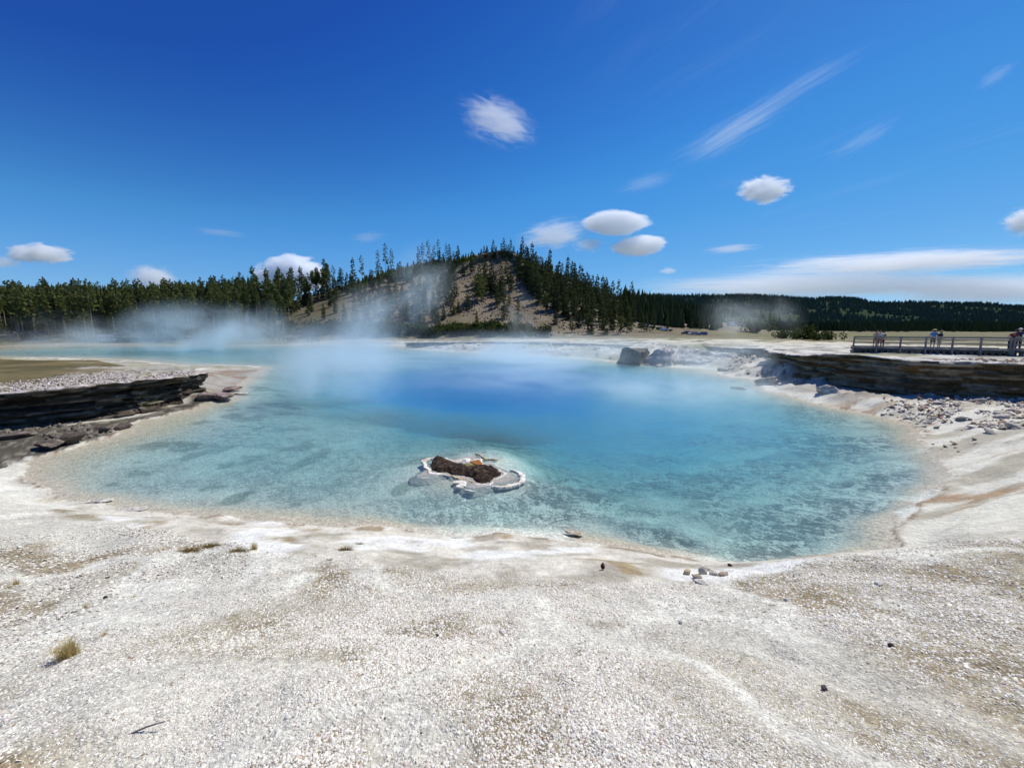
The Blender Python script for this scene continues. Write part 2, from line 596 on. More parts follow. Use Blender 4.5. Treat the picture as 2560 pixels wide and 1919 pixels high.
BR_D = [(-300, 1062, .75), (0, 1062, .45), (150, 1082, .25), (250, 1118, .5), (350, 1150, .95), (500, 1180, 1.3), (640, 1203, 1.5), (820, 1220, 1.62), (1050, 1240, 1.75), (1200, 1250, 1.8),
        (1350, 1255, 1.8), (1500, 1255, 1.78), (1640, 1240, 1.6), (1760, 1216, 1.7), (1900, 1195, 1.78), (2050, 1180, 1.86), (2212, 1165, 1.95), (2500, 1150, 2.1)]
BRINK = np.array([at_z(*p)[:2] for p in BR_D] + [(25, 0), (25, -15), (-25, -15), (-25, 0)])


def ground_cols(x, y, z, sd, hill):
    n = x.size
    z = np.where(sd < 0, z / SHALLOW, z)
    r = np.hypot(x, y)
    white = np.array([.68, .655, .62]); cream = np.array([.50, .46, .39]); tan = np.array([.34, .27, .18]); brown = np.array([.17, .12, .075])
    grass = np.array([.10, .085, .038]); soil = np.array([.2, .17, .13]); red = np.array([.36, .235, .17]); grey = np.array([.33, .32, .31])
    n1 = fbm(x * .35, y * .35, octv=4, seed=51); n2 = fbm(x * 1.6, y * 1.6, octv=4, seed=52); n3 = fbm(x * 6, y * 6, octv=3, seed=53)
    c = np.tile(cream, (n, 1))
    # far plain: dry grass with pale sinter flats
    plain = sstep(60, 90, r)
    pg = lerp3(np.tile(np.array([.165, .145, .08]), (n, 1)), cream * .85, sstep(.56, .66, n1) * .6)
    c = lerp3(c, np.array([.52, .49, .43]), sstep(.3, .7, n1))
    c = c * (1 - plain[:, None]) + pg * plain[:, None]
    # white sinter rim around the pool
    rimw = 4 + .05 * r
    k = (1 - sstep(rimw * .6, rimw * 1.5, sd)) * (.55 + .45 * n2)
    c = lerp3(c, white, k)
    # near gravel terrace
    e = edge_line(x, y)
    g = sstep(-.05, .25, e) * (1 - sstep(16, 30, r)) * (1 - sstep(12, 20, np.abs(x)))
    gcol = lerp3(np.tile(np.array([.40, .36, .285]), (n, 1)), np.array([.27, .215, .145]), sstep(.43, .60, n1 * .4 + n2 * .3 + n3 * .3))
    gcol = lerp3(gcol, white * .92, sstep(.52, .66, fbm(x * .55 + 40, y * .55, octv=3, seed=61)) * .8)
    trail = 1 - sstep(.012, .05, np.abs(fbm(x * .33 + 11, y * .33, octv=4, seed=63) - .5))
    gcol = lerp3(gcol, white * .97, trail * .9)
    c = lerp3(c, gcol, g)
    # smooth bank between gravel and water: pinkish white crust, tan stains
    b = (1 - g) * (1 - sstep(12, 22, r)) * sstep(0, .05, sd)
    bcol = lerp3(np.tile(np.array([.63, .585, .54]), (n, 1)), np.array([.40, .36, .31]), sstep(.4, .7, n2))
    bcol = lerp3(bcol, np.array([.30, .22, .12]), sstep(.62, .74, fbm(x * 1.1 + 9, y * 1.1, octv=4, seed=66)) * .8)
    bcol = lerp3(bcol, np.array([.74, .73, .74]), sstep(.55, .7, fbm(x * .8 + 3, y * .8 + 8, octv=3, seed=67)) * .9)
    c = lerp3(c, bcol, b)
    # right apron: white sheet with streaks running with the flow, rust and tan
    ap = sstep(5, 8, x) * (1 - sstep(30, 36, x)) * sstep(6, 9, y) * (1 - sstep(24, 28, y)) * (1 - g)
    st = fbm(x * .25 + y * .1, y * 2.2 - x * .5, octv=4, seed=71)
    acol = lerp3(np.tile(np.array([.62, .595, .55]), (n, 1)), np.array([.42, .385, .33]), sstep(.45, .62, st))
    acol = lerp3(acol, np.array([.33, .20, .11]), sstep(.66, .76, fbm(x * .18 + y * .05 + 20, y * 1.6 - x * .35, octv=4, seed=73)) * .75)
    c = lerp3(c, acol, ap)
    # grey pink talus under the brown bank
    tal = sstep(19.5, 21, x) * (1 - sstep(29, 32, x)) * sstep(24, 26, y) * (1 - sstep(36, 38, y)) * sstep(.5, 1.6, sd)
    tcol = lerp3(np.tile(np.array([.40, .355, .32]), (n, 1)), np.array([.23, .195, .165]), sstep(.45, .62, fbm(x * 1.3, y * 1.3, octv=5, seed=78)))
    tcol = lerp3(tcol, np.array([.53, .50, .46]), sstep(.55, .66, fbm(x * .8 + 5, y * .8, octv=4, seed=79)))
    c = lerp3(c, tcol, tal * .9)
    # reddish-tan shore line stains
    c = lerp3(c, red * .8, (1 - sstep(.03, .12 + .012 * r, sd)) * sstep(0, .02, sd) * sstep(.5, .62, n2) * .55 * (1 - sstep(30, 60, r)))
    # left low shelf (rust and grey) and dark boulder ground
    sh = sstep(-36, -33, x) * (1 - sstep(-19.5, -17, x)) * sstep(22, 25, y) * (1 - sstep(54, 60, y))
    scol = lerp3(np.tile(np.array([.30, .285, .27]), (n, 1)), np.array([.225, .15, .115]), sstep(.45, .6, fbm(x * .3, y * .8, octv=4, seed=75)))
    c = lerp3(c, scol, sh * .9)
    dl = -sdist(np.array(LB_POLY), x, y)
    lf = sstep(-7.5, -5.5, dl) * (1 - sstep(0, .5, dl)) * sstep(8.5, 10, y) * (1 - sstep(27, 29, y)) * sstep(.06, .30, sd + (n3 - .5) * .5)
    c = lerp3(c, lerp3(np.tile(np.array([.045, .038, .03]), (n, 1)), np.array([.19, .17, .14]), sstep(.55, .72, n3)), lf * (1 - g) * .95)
    # left plateau: grass behind a white crumbly margin
    dr_ = sdist(LB_RIM[:, :2], x, y, closed=False)
    gk = sstep(3.6, 7.0, dr_ + (n1 - .5) * 6 + (n2 - .5) * 3)
    pcol = lerp3(np.tile(np.array([.47, .42, .40]), (n, 1)), np.array([.20, .18, .13]), sstep(.48, .6, n3 * .5 + n2 * .5))
    pcol = lerp3(pcol, lerp3(np.tile(grass, (n, 1)), np.array([.165, .13, .065]), sstep(.4, .65, n1)), gk)
    pcol = lerp3(pcol, np.array([.52, .48, .38]), sstep(.64, .69, fbm(x * .08, y * .7, octv=3, seed=77)) * sstep(12, 16, dr_) * .9)
    c = lerp3(c, pcol, sstep(.2, .8, dl))
    # far banks: patches of white, grey and moss on the crumbling slope
    fb = sstep(34, 44, r) * sstep(.3, 1, sd) * (1 - sstep(14, 30, sd)) * (1 - sstep(.2, 1.2, dl)) * (1 - sh)
    m1 = fbm(x * .3, y * .3, octv=5, seed=81); m2 = fbm(x * .9, y * .9, z * 2, octv=4, seed=82)
    fcol = lerp3(np.tile(np.array([.36, .34, .32]), (n, 1)), np.array([.60, .585, .56]), sstep(.45, .6, m1))
    fcol = lerp3(fcol, np.array([.13, .12, .09]), sstep(.55, .68, m2) * .85)
    fcol = lerp3(fcol, np.array([.20, .20, .08]), sstep(.6, .7, fbm(x * .12 + 5, y * .12, octv=3, seed=83)) * .6)
    c = lerp3(c, fcol, fb * .95)
    # a bright pale crust along the top of the far bank
    tp = sstep(40, 55, r) * sstep(14, 20, sd) * (1 - sstep(34, 44, sd)) * sstep(-20, 10, x)
    c = lerp3(c, np.array([.58, .54, .45]), tp * sstep(.4, .5, fbm(x * .03, y * .25, octv=3, seed=85)))
    # hill: bare grey-brown earth, gravelly, with greener feet
    hk = sstep(.2, 1.5, hill)
    hcol = lerp3(np.tile(np.array([.145, .112, .080]), (n, 1)), np.array([.205, .168, .128]), sstep(.38, .62, fbm(x * .06, y * .06, octv=5, seed=91)))
    hcol = lerp3(hcol, np.array([.15, .105, .065]), sstep(.58, .72, fbm(x * .16, y * .16, z * .3, octv=4, seed=92)) * .6)
    hcol = lerp3(hcol, np.array([.135, .135, .06]), sstep(.5, .65, fbm(x * .05 + 7, y * .05, octv=4, seed=93)) * (1 - sstep(2, 14, hill)) * .7)
    c = lerp3(c, hcol, hk)
    # forest floor at the left
    ff = (1 - sstep(-95, -75, x + (y - 180) * .15)) * sstep(160, 172, r) * (1 - hk * .2)
    c = lerp3(c, np.array([.10, .095, .055]), ff * .85)
    # meadow beyond on the right
    c = lerp3(c, lerp3(np.tile(np.array([.15, .122, .082]), (n, 1)), np.array([.15, .155, .055]), sstep(.45, .6, fbm(x * .012, y * .012, octv=3, seed=95))), sstep(140, 190, r) * (1 - hk) * sstep(20, 60, x) * (1 - .75 * sstep(.62, .68, fbm(x * .01, y * .06, octv=3, seed=96))))
    lip_shade = (1 - sstep(.02, .05 + .006 * r, sd)) * sstep(-.01, .01, sd) * sstep(.40, .55, n2) * (1 - sstep(30, 50, r))
    c = lerp3(c, np.array([.16, .11, .065]), lip_shade * .75)  # thin brown line: shade under the shore lip, put into the colour
    c = c * np.array([.985, 1.012, .945])
    # pool bed
    ub = sstep(0, .05, -sd)
    beige = np.array([.52, .475, .385]); bedg = np.array([.58, .59, .55])
    bc = lerp3(np.tile(beige, (n, 1)), bedg, sstep(.15, .45, -z))
    zone = sstep(-3.5, -.5, x) * (1 - sstep(17, 22, x)) * (1 - sstep(24, 30, y))
    sp = fbm(x * 1.1, y * 1.1, octv=5, seed=101)
    pale = sstep(.50, .60, fbm(x * .35 + 2, y * .55, octv=4, seed=102)) * zone
    dark = sstep(.46, .64, sp) * (.12 + .3 * zone) * sstep(.25, .6, -z)
    bc = lerp3(bc, np.array([.12, .17, .19]), dark * (1 - pale * .85) * .9)
    bc = lerp3(bc, np.array([.72, .75, .69]), pale * .8)
    bc = lerp3(bc, np.array([.20, .24, .20]), sstep(.6, .72, fbm(x * .8 + 30, y * .8, octv=4, seed=104)) * (1 - zone) * .7 * sstep(.15, .35, -z))
    c = lerp3(c, bc, ub)
    # tan, stained edge just below the waterline
    speck = ub * sstep(.16, .5, -z) * (.50 + .5 * zone * (1 - .75 * pale)) * (1 - .6 * sstep(2, 4, -z)) * sstep(.3, .5, fbm(x * .5 + 60, y * .5, octv=3, seed=110))
    return np.clip(c, .02, .8), g, speck


cols, gmask, umask = ground_cols(GX.ravel(), GY.ravel(), GZ.ravel(), GSD.ravel(), GH.ravel())


def ground_material():
    m, nt = mat_new("ground_crust")
    N = NT(nt)
    geo = N.n("ShaderNodeNewGeometry")
    pos = geo.outputs["Position"]
    col = N.n("ShaderNodeAttribute", _attribute_name="Col").outputs["Color"]
    peb = N.n("ShaderNodeAttribute", _attribute_name="Peb").outputs["Fac"]
    n1 = N.noise(pos, 1.2, 6, .6)
    n2 = N.noise(pos, 9, 5, .65)
    n3 = N.noise(pos, 45, 4, .6)
    vo = N.n("ShaderNodeTexVoronoi", Vector=pos, Scale=34.0)
    vd = vo.outputs["Distance"]
    vc = N.n("ShaderNodeSeparateColor", i0=vo.outputs["Color"])
    f = N.math("MULTIPLY", N.maprange(n1, .3, .7, .84, 1.14), N.maprange(n2, .3, .7, .80, 1.18))
    f = N.math("MULTIPLY", f, N.maprange(n3, .3, .7, .82, 1.15))
    cell = N.maprange(vc.outputs[0], 0, 1, .72, 1.3)
    pe = N.math("MULTIPLY", peb, .8)
    f = N.math("MULTIPLY", f, N.math("ADD", N.math("MULTIPLY", cell, pe), N.math("SUBTRACT", 1.0, pe)))
    sc = N.n("ShaderNodeVectorMath", _operation="SCALE", i0=col)
    N.set(sc, 3, f)
    hgt = N.math("ADD", N.math("MULTIPLY", n2, .05), N.math("MULTIPLY", n3, .016))
    hgt = N.math("ADD", hgt, N.math("MULTIPLY", N.math("MULTIPLY", N.math("SUBTRACT", 1.0, vd), .014), peb))
    hgt = N.math("ADD", hgt, N.math("MULTIPLY", n1, .12))
    b = N.n("ShaderNodeBump", Strength=.85, Distance=1.0, Height=hgt)
    p = N.n("ShaderNodeBsdfPrincipled", Base__Color=sc.outputs[0], Roughness=.93, Normal=b.outputs[0])
    p.inputs["Specular IOR Level"].default_value = .15
    N.out(p)
    return m


M_GROUND = ground_material()


def bed_material():
    m, nt = mat_new("pool_bed_stones")
    N = NT(nt)
    pos = N.n("ShaderNodeNewGeometry").outputs["Position"]
    col = N.n("ShaderNodeAttribute", _attribute_name="Col").outputs["Color"]
    sp = N.n("ShaderNodeAttribute", _attribute_name="Speck").outputs["Fac"]
    wob = N.noise(pos, 1.7, 4, .6)
    v1 = N.n("ShaderNodeTexVoronoi", Vector=pos, Scale=3.4)
    v2 = N.n("ShaderNodeTexVoronoi", Vector=pos, Scale=9.5)
    n1 = N.noise(pos, 4.5, 6, .68)
    n2 = N.noise(pos, 17, 4, .65)
    n3 = N.noise(pos, .8, 3, .5)
    k1 = N.math("MULTIPLY", N.maprange(v1.outputs["Distance"], .16, .34, 1, 0), N.maprange(N.n("ShaderNodeSeparateColor", i0=v1.outputs["Color"]).outputs[0], .45, .75))
    k2 = N.math("MULTIPLY", N.maprange(v2.outputs["Distance"], .2, .42, 1, 0), N.maprange(N.n("ShaderNodeSeparateColor", i0=v2.outputs["Color"]).outputs[1], .35, .7))
    n1b = N.noise(pos, 2.3, 8, .74)
    k3 = N.math("MAXIMUM", N.maprange(n1, .52, .60), N.maprange(n1b, .525, .575))
    pale = N.math("MULTIPLY", N.maprange(N.noise(pos, 1.05, 9, .72, .6), .525, .575), N.maprange(sp, .35, .7))
    k = N.math("MAXIMUM", N.math("MULTIPLY", k1, N.maprange(n3, .42, .56)), N.math("MAXIMUM", N.math("MULTIPLY", k2, .75), N.math("MULTIPLY", k3, .85)))
    k = N.math("MULTIPLY", N.math("MULTIPLY", k, sp), .78)
    k = N.math("MULTIPLY", k, N.math("SUBTRACT", 1.0, N.math("MULTIPLY", pale, .8)))
    c = N.mix(N.math("MULTIPLY", pale, .75), col, (.74, .75, .69, 1))
    c = N.mix(k, c, (.03, .052, .06, 1))
    f = N.math("MULTIPLY", N.maprange(n2, .3, .7, .58, 1.38), N.maprange(n1, .3, .7, .8, 1.2))
    sc = N.n("ShaderNodeVectorMath", _operation="SCALE", i0=c)
    N.set(sc, 3, f)
    b = N.n("ShaderNodeBump", Strength=.9, Distance=1.0, Height=N.math("ADD", N.math("MULTIPLY", n1, .10), N.math("MULTIPLY", k, .06)))
    p = N.n("ShaderNodeBsdfPrincipled", Base__Color=sc.outputs[0], Roughness=1.0, Normal=b.outputs[0])
    p.inputs["Specular IOR Level"].default_value = 0
    N.out(p)
    return m


M_BED = bed_material()
fm_sd = GSD[:-1, :-1]
fm_h = GH[:-1, :-1]
m_hill = (fm_h > .25)
m_bed = (GSD[:-1, :-1] < 0) & (GSD[1:, :-1] < 0) & (GSD[:-1, 1:] < 0) & (GSD[1:, 1:] < 0)
allv = np.stack([GX.ravel(), GY.ravel(), GZ.ravel()], 1)
for nm, mk, lab, cat in (("ground", ~m_hill & ~m_bed, "pale crusted sinter ground around the hot pool with gravel near the viewer", "ground"),
                         ("hill", m_hill, "bare grey brown hillside rising behind the pool", "hill"),
                         ("pool_bed", m_bed, "pale speckled floor of the hot pool under clear water", "pool bed")):
    u, f = thin(mk)
    o = mesh_obj(nm, allv[u], f, M_BED if nm == "pool_bed" else M_GROUND, smooth=True, cols=cols[u], attrs={"Peb": gmask[u], "Speck": umask[u]})
    tag(o, lab, cat, kind="structure")

# ------------------------------------------------------------------ water
def water_material():
    m, nt = mat_new("pool_water")
    N = NT(nt)
    d = N.n("ShaderNodeAttribute", _attribute_name="Depth").outputs["Fac"]
    pos = N.n("ShaderNodeNewGeometry").outputs["Position"]

    def ext(k):
        return N.math("POWER", 2.718281828, N.math("MULTIPLY", d, -k))
    tr = N.n("ShaderNodeCombineColor", i0=ext(.42), i1=ext(.09), i2=ext(.07))
    transp = N.n("ShaderNodeBsdfTransparent", Color=tr.outputs[0])
    body = N.ramp(N.maprange(d, 0, 8), [(0, (.24, .33, .33)), (.10, (.18, .33, .36)), (.20, (.115, .325, .43)), (.34, (.070, .29, .46)), (.55, (.026, .21, .45)), (.85, (.008, .155, .39))])
    dif = N.n("ShaderNodeBsdfDiffuse", Color=body)
    scat = N.math("MULTIPLY", N.math("SUBTRACT", 1.0, ext(.40)), .97)
    mx = N.n("ShaderNodeMixShader", i0=scat, i1=transp.outputs[0], i2=dif.outputs[0])
    rip = N.noise(pos, 2.6, 5, .6)
    rip2 = N.noise(pos, 14.0, 3, .6)
    b = N.n("ShaderNodeBump", Strength=.42, Distance=1.0, Height=N.math("ADD", N.math("MULTIPLY", rip, .06), N.math("MULTIPLY", rip2, .016)))
    gl = N.n("ShaderNodeBsdfGlossy", Color=(1, 1, 1, 1), Roughness=.06, Normal=b.outputs[0])
    fr = N.n("ShaderNodeFresnel", IOR=1.33, Normal=b.outputs[0])
    sh = N.n("ShaderNodeMixShader", i0=N.math("MULTIPLY", fr.outputs[0], .62), i1=mx.outputs[0], i2=gl.outputs[0])
    N.out(sh)
    return m


wm = (np.minimum.reduce([GSD[:-1, :-1], GSD[1:, :-1], GSD[:-1, 1:], GSD[1:, 1:]]) < .15 + .01 * RR[:-1, :-1])
u, f = thin(wm)
wv = allv[u].copy()
dep = np.maximum(-wv[:, 2], 0) / SHALLOW
wv[:, 2] = 0
water = mesh_obj("water", wv, f, water_material(), smooth=True, attrs={"Depth": dep})
tag(water, "turquoise and deep blue hot water filling the crater pool", "water", kind="structure")
# ------------------------------------------------------------------ rock banks (layered, undercut walls)
def rock_material(name, rough=.95, bump=.7, scale=3.0):
    m, nt = mat_new(name)
    N = NT(nt)
    pos = N.n("ShaderNodeNewGeometry").outputs["Position"]
    st = N.n("ShaderNodeVectorMath", _operation="MULTIPLY", i0=pos, i1=(1, 1, 4.5))
    col = N.n("ShaderNodeAttribute", _attribute_name="Col").outputs["Color"]
    n1 = N.noise(st.outputs[0], scale, 8, .72)
    n2 = N.noise(pos, scale * 6, 5, .65)
    f = N.math("MULTIPLY", N.maprange(n1, .3, .7, .5, 1.5), N.maprange(n2, .3, .7, .75, 1.25))
    sc = N.n("ShaderNodeVectorMath", _operation="SCALE", i0=col)
    N.set(sc, 3, f)
    b = N.n("ShaderNodeBump", Strength=bump, Distance=1.0, Height=N.math("ADD", N.math("MULTIPLY", n1, .14), N.math("MULTIPLY", n2, .03)))
    p = N.n("ShaderNodeBsdfPrincipled", Base__Color=sc.outputs[0], Roughness=rough, Normal=b.outputs[0])
    p.inputs["Specular IOR Level"].default_value = .12
    N.out(p)
    return m


M_ROCK = rock_material("layered_rock")


def resample(pts, step):
    pts = np.asarray(pts, float)
    seg = np.linalg.norm(np.diff(pts[:, :2], axis=0), axis=1)
    s = np.concatenate([[0], np.cumsum(seg)])
    n = int(s[-1] / step) + 1
    t = np.linspace(0, s[-1], n)
    return np.stack([np.interp(t, s, pts[:, k]) for k in range(pts.shape[1])], 1), t


def smooth_line(p, it=6):
    p = p.copy()
    for _ in range(it):
        p[1:-1] = (p[:-2] + 2 * p[1:-1] + p[2:]) / 4
    return p


def bank_wall(name, rim, step, nrow, zfoot, undercut, ledge, palette, topcol, seed, side, wig=.5, layer=.16, inland=5.0):
    """a rim line extruded down into a layered undercut wall; side = +1 when open ground lies on the right of the line"""
    p, s = resample(rim, step)
    p = smooth_line(p, 8)
    d = np.gradient(p[:, :2], axis=0)
    d /= np.linalg.norm(d, axis=1)[:, None] + 1e-9
    nrm = np.stack([d[:, 1], -d[:, 0]], 1) * side
    nc = len(p)
    p[:, :2] += nrm * ((fbm(s * .45, s * 0, octv=4, seed=seed) - .5) * 2 * wig)[:, None]
    rows, rc = [], []
    offs = [-inland, -inland * .6, -inland * .35, -inland * .2, -inland * .1, -.25, -.08, .04]
    lip = (fbm(s * 1.3, s * 0, octv=3, seed=seed + 3) - .5) * .12
    for o in offs:
        q = p[:, :2] + nrm * o
        ztop = p[:, 2] + lip * (1 + o / inland) + (fbm(q[:, 0] * 1.2, q[:, 1] * 1.2, octv=4, seed=seed + 4) - .5) * .12
        ht = H_arr(q[:, 0], q[:, 1])
        w = np.clip((-o - .5) / (inland - .5), 0, 1)
        ztop = ztop * (1 - w) + (ht - .06) * w
        if o > -.1:
            ztop = ztop - .05 * (o + .1) / .14
        rows.append(np.column_stack([q, ztop]))
        n1 = fbm(q[:, 0] * 2, q[:, 1] * 2, octv=3, seed=seed + 5)
        rc.append(lerp3(np.tile(topcol[0], (nc, 1)), topcol[1], sstep(.46, .6, n1)))
    for k in range(1, nrow + 1):
        t = k / nrow
        foot = zfoot(p)
        z = p[:, 2] - .07 - (p[:, 2] - .07 - foot) * t
        bend = (fbm(s * .18, s * 0 + 3, octv=3, seed=seed + 6) - .5) * .5
        li = np.floor((z + bend * .6) / layer)
        out = _h(li, np.floor(s / 3.1 + li * .37), li * 0, seed + 7)
        out2 = fbm(s * .9, li * 3.7, octv=4, seed=seed + 8)
        o = .05 - undercut * (np.sin(np.pi * .5 * min(1, t * 2.2)) * (1 - .30 * t ** 3)) * (.25 + .75 * sstep(2.5, 7, s[-1] - s)) + (out - .5) * ledge + (out2 - .5) * ledge * 1.6 + .12 * t * t
        o += (fbm(s * .35, z * .7, octv=3, seed=seed + 9) - .5) * .6
        o += (_h(np.floor((z + bend) / .37), np.floor(s / .85 + np.floor(z / .37) * .4), li * 0, seed + 17) - .5) * ledge * .8
        jit = (fbm(s * 3.5, z * 6, octv=4, seed=seed + 10) - .5) * .26
        q = p[:, :2] + nrm * (o + jit)[:, None]
        rows.append(np.column_stack([q, z]))
        kk = sstep(.45, .72, out * .5 + out2 * .5)
        c = lerp3(np.tile(palette[0], (nc, 1)), palette[1], kk)
        c = lerp3(c, palette[2], sstep(.58, .7, fbm(s * .25, z * 1.2, octv=4, seed=seed + 11)))
        if len(palette) > 3:
            pl_ = fbm(s * .55, li * 5.7 + z * 1.5, octv=6, seed=seed + 12) + (.07 * sstep(11, 14, s) * (1 - sstep(21, 26, s)) if seed == 300 else 0)
            c = lerp3(c, palette[3], sstep(.56, .62, pl_) * (.9 - .5 * t))
            c = c * (.7 + .6 * fbm(s * 3, z * 9, octv=4, seed=seed + 13))[:, None]
        rc.append(c)
    V = np.concatenate(rows)
    C = np.concatenate(rc)
    nr = len(rows)
    i, j = np.meshgrid(np.arange(nr - 1), np.arange(nc - 1), indexing="ij")
    a = (i * nc + j).ravel()
    F = np.stack([a, a + nc, a + nc + 1, a + 1], 1) if side > 0 else np.stack([a, a + 1, a + nc + 1, a + nc], 1)
    return mesh_obj(name, V, F, M_ROCK, smooth=False, cols=np.clip(C, .01, .8))


A = np.array
o = bank_wall("rock_bank", LB_RIM, .085, 46, lambda p: np.full(len(p), .02), 1.05, .36,
              (A([.034, .028, .021]), A([.075, .062, .047]), A([.036, .036, .016]), A([.24, .21, .175])), (A([.46, .415, .395]), A([.24, .215, .165])), 200, 1, wig=.5, layer=.13, inland=5)
tag(o, "dark layered rock bank with crumbly white top jutting into the pool beside the grassy flat", "rock bank", kind="structure")
o = bank_wall("rock_bank", RB_RIM, .11, 42, lambda p: np.full(len(p), .25), .95, .62,
              (A([.12, .088, .05]), A([.21, .16, .095]), A([.15, .095, .045]), A([.36, .32, .26])), (A([.60, .575, .53]), A([.46, .43, .38])), 300, 1, wig=.55, layer=.19, inland=5)
tag(o, "brown undercut rock bank with thick white crust below the boardwalk", "rock bank", kind="structure")
# dark overhanging lip of the far bay wall
FB = [at_z(*q) for q in [(870, 740, 1.5), (960, 739, 1.9), (1060, 738, 2.1), (1160, 739, 2.2), (1260, 741, 2.3), (1330, 744, 2.35)]]
FB2 = [at_z(*q) for q in [(1420, 744, 2.35), (1480, 745.5, 2.4), (1540, 748, 2.5), (1600, 751, 2.6), (1660, 753, 2.75), (1716, 754, 2.9)]]
for pts, lab in ((FB, "low grey white crumbling rock wall along the far side of the pool"), (FB2, "rock wall with shaded overhang round the steaming bay behind the dark boulder")):
    o = bank_wall("rock_bank", pts, .30, 14, lambda p: p[:, 2] - 1.25, .5, .9, (A([.15, .14, .125]), A([.44, .42, .39]), A([.11, .10, .075]), A([.60, .58, .55])), (A([.58, .55, .47]), A([.36, .34, .25])), 400 + len(lab), 1, wig=1.3, layer=.22, inland=7)
    tag(o, lab, "rock bank", kind="structure")
# columnar outcrop near the hilltop
oc = [hit(x, y, 200, 420, 400) for x, y in [(985, 592), (1010, 580), (1035, 566), (1060, 560), (1085, 557), (1105, 558), (1122, 570), (1130, 588)]]
oc = [A([q[0], q[1], q[2] + dz]) for q, dz in zip([q for q in oc if q is not None], [1, 3.5, 5.0, 5.5, 5.5, 5, 3, 1])]
o = bank_wall("rock_outcrop", oc, .7, 12, lambda p: p[:, 2] - np.array(9.0), .8, 2.2, (A([.15, .11, .08]), A([.25, .20, .155]), A([.20, .12, .07]), A([.33, .27, .21])), (A([.25, .20, .14]), A([.16, .15, .08])), 500, 1, wig=2.2, layer=2.5, inland=14)
tag(o, "brown columnar rock outcrop just under the top of the wooded hill", "rock outcrop", kind="structure")


# ------------------------------------------------------------------ boulders and loose stones
def stone_mesh(seed, sub=3, flat=(1, 1, .7), rough=.35, freq=1.3, cut=0.0):
    bm = bmesh.new()
    bmesh.ops.create_icosphere(bm, subdivisions=sub, radius=1)
    co = np.array([v.co[:] for v in bm.verts])
    n = fbm(co[:, 0] * freq + seed * 3.1, co[:, 1] * freq, co[:, 2] * freq, octv=4, seed=seed) - .5
    # facet: quantise a few directions so that it reads as broken rock
    r2 = np.random.default_rng(seed)
    co = co * (1 + n * 2.2 * rough)[:, None]
    for _ in range(11):
        d = r2.normal(size=3); d /= np.linalg.norm(d)
        h = r2.uniform(.42, .8)
        k = co @ d
        co = co - np.maximum(k - h, 0)[:, None] * d * .96
    co = co * np.array(flat)
    co[:, :2] *= (1 + (_h(np.floor(co[:, 2] / .16 + n * 2), co[:, 2] * 0, co[:, 2] * 0, seed) - .5) * .16)[:, None]
    co += (np.stack([fbm(co[:, 0] * 4.5 + j * 9, co[:, 1] * 4.5, co[:, 2] * 4.5, octv=3, seed=seed + j) for j in range(3)], 1) - .5) * .16
    fs = [[v.index for v in f.verts] for f in bm.faces]
    bm.free()
    return co, fs


def stone(name, loc, size, seed, col, flat=(1, 1, .7), rough=.35, sub=3, rz=0.0, mat=None, tilt=(0, 0), varcol=None):
    co, fs = stone_mesh(seed, sub, flat, rough)
    co = co * size
    m = Euler((tilt[0], tilt[1], rz)).to_matrix()
    co = co @ np.array(m).T
    c = np.tile(np.array(col, float), (len(co), 1))
    if varcol is not None:
        c = lerp3(c, varcol, sstep(.45, .62, fbm(co[:, 0] * 2 / size + seed, co[:, 1] * 2 / size, co[:, 2] * 4 / size, octv=4, seed=seed + 5)))
    return mesh_obj(name, co, np.array(fs), mat or M_ROCK, smooth=False, cols=c, loc=loc)


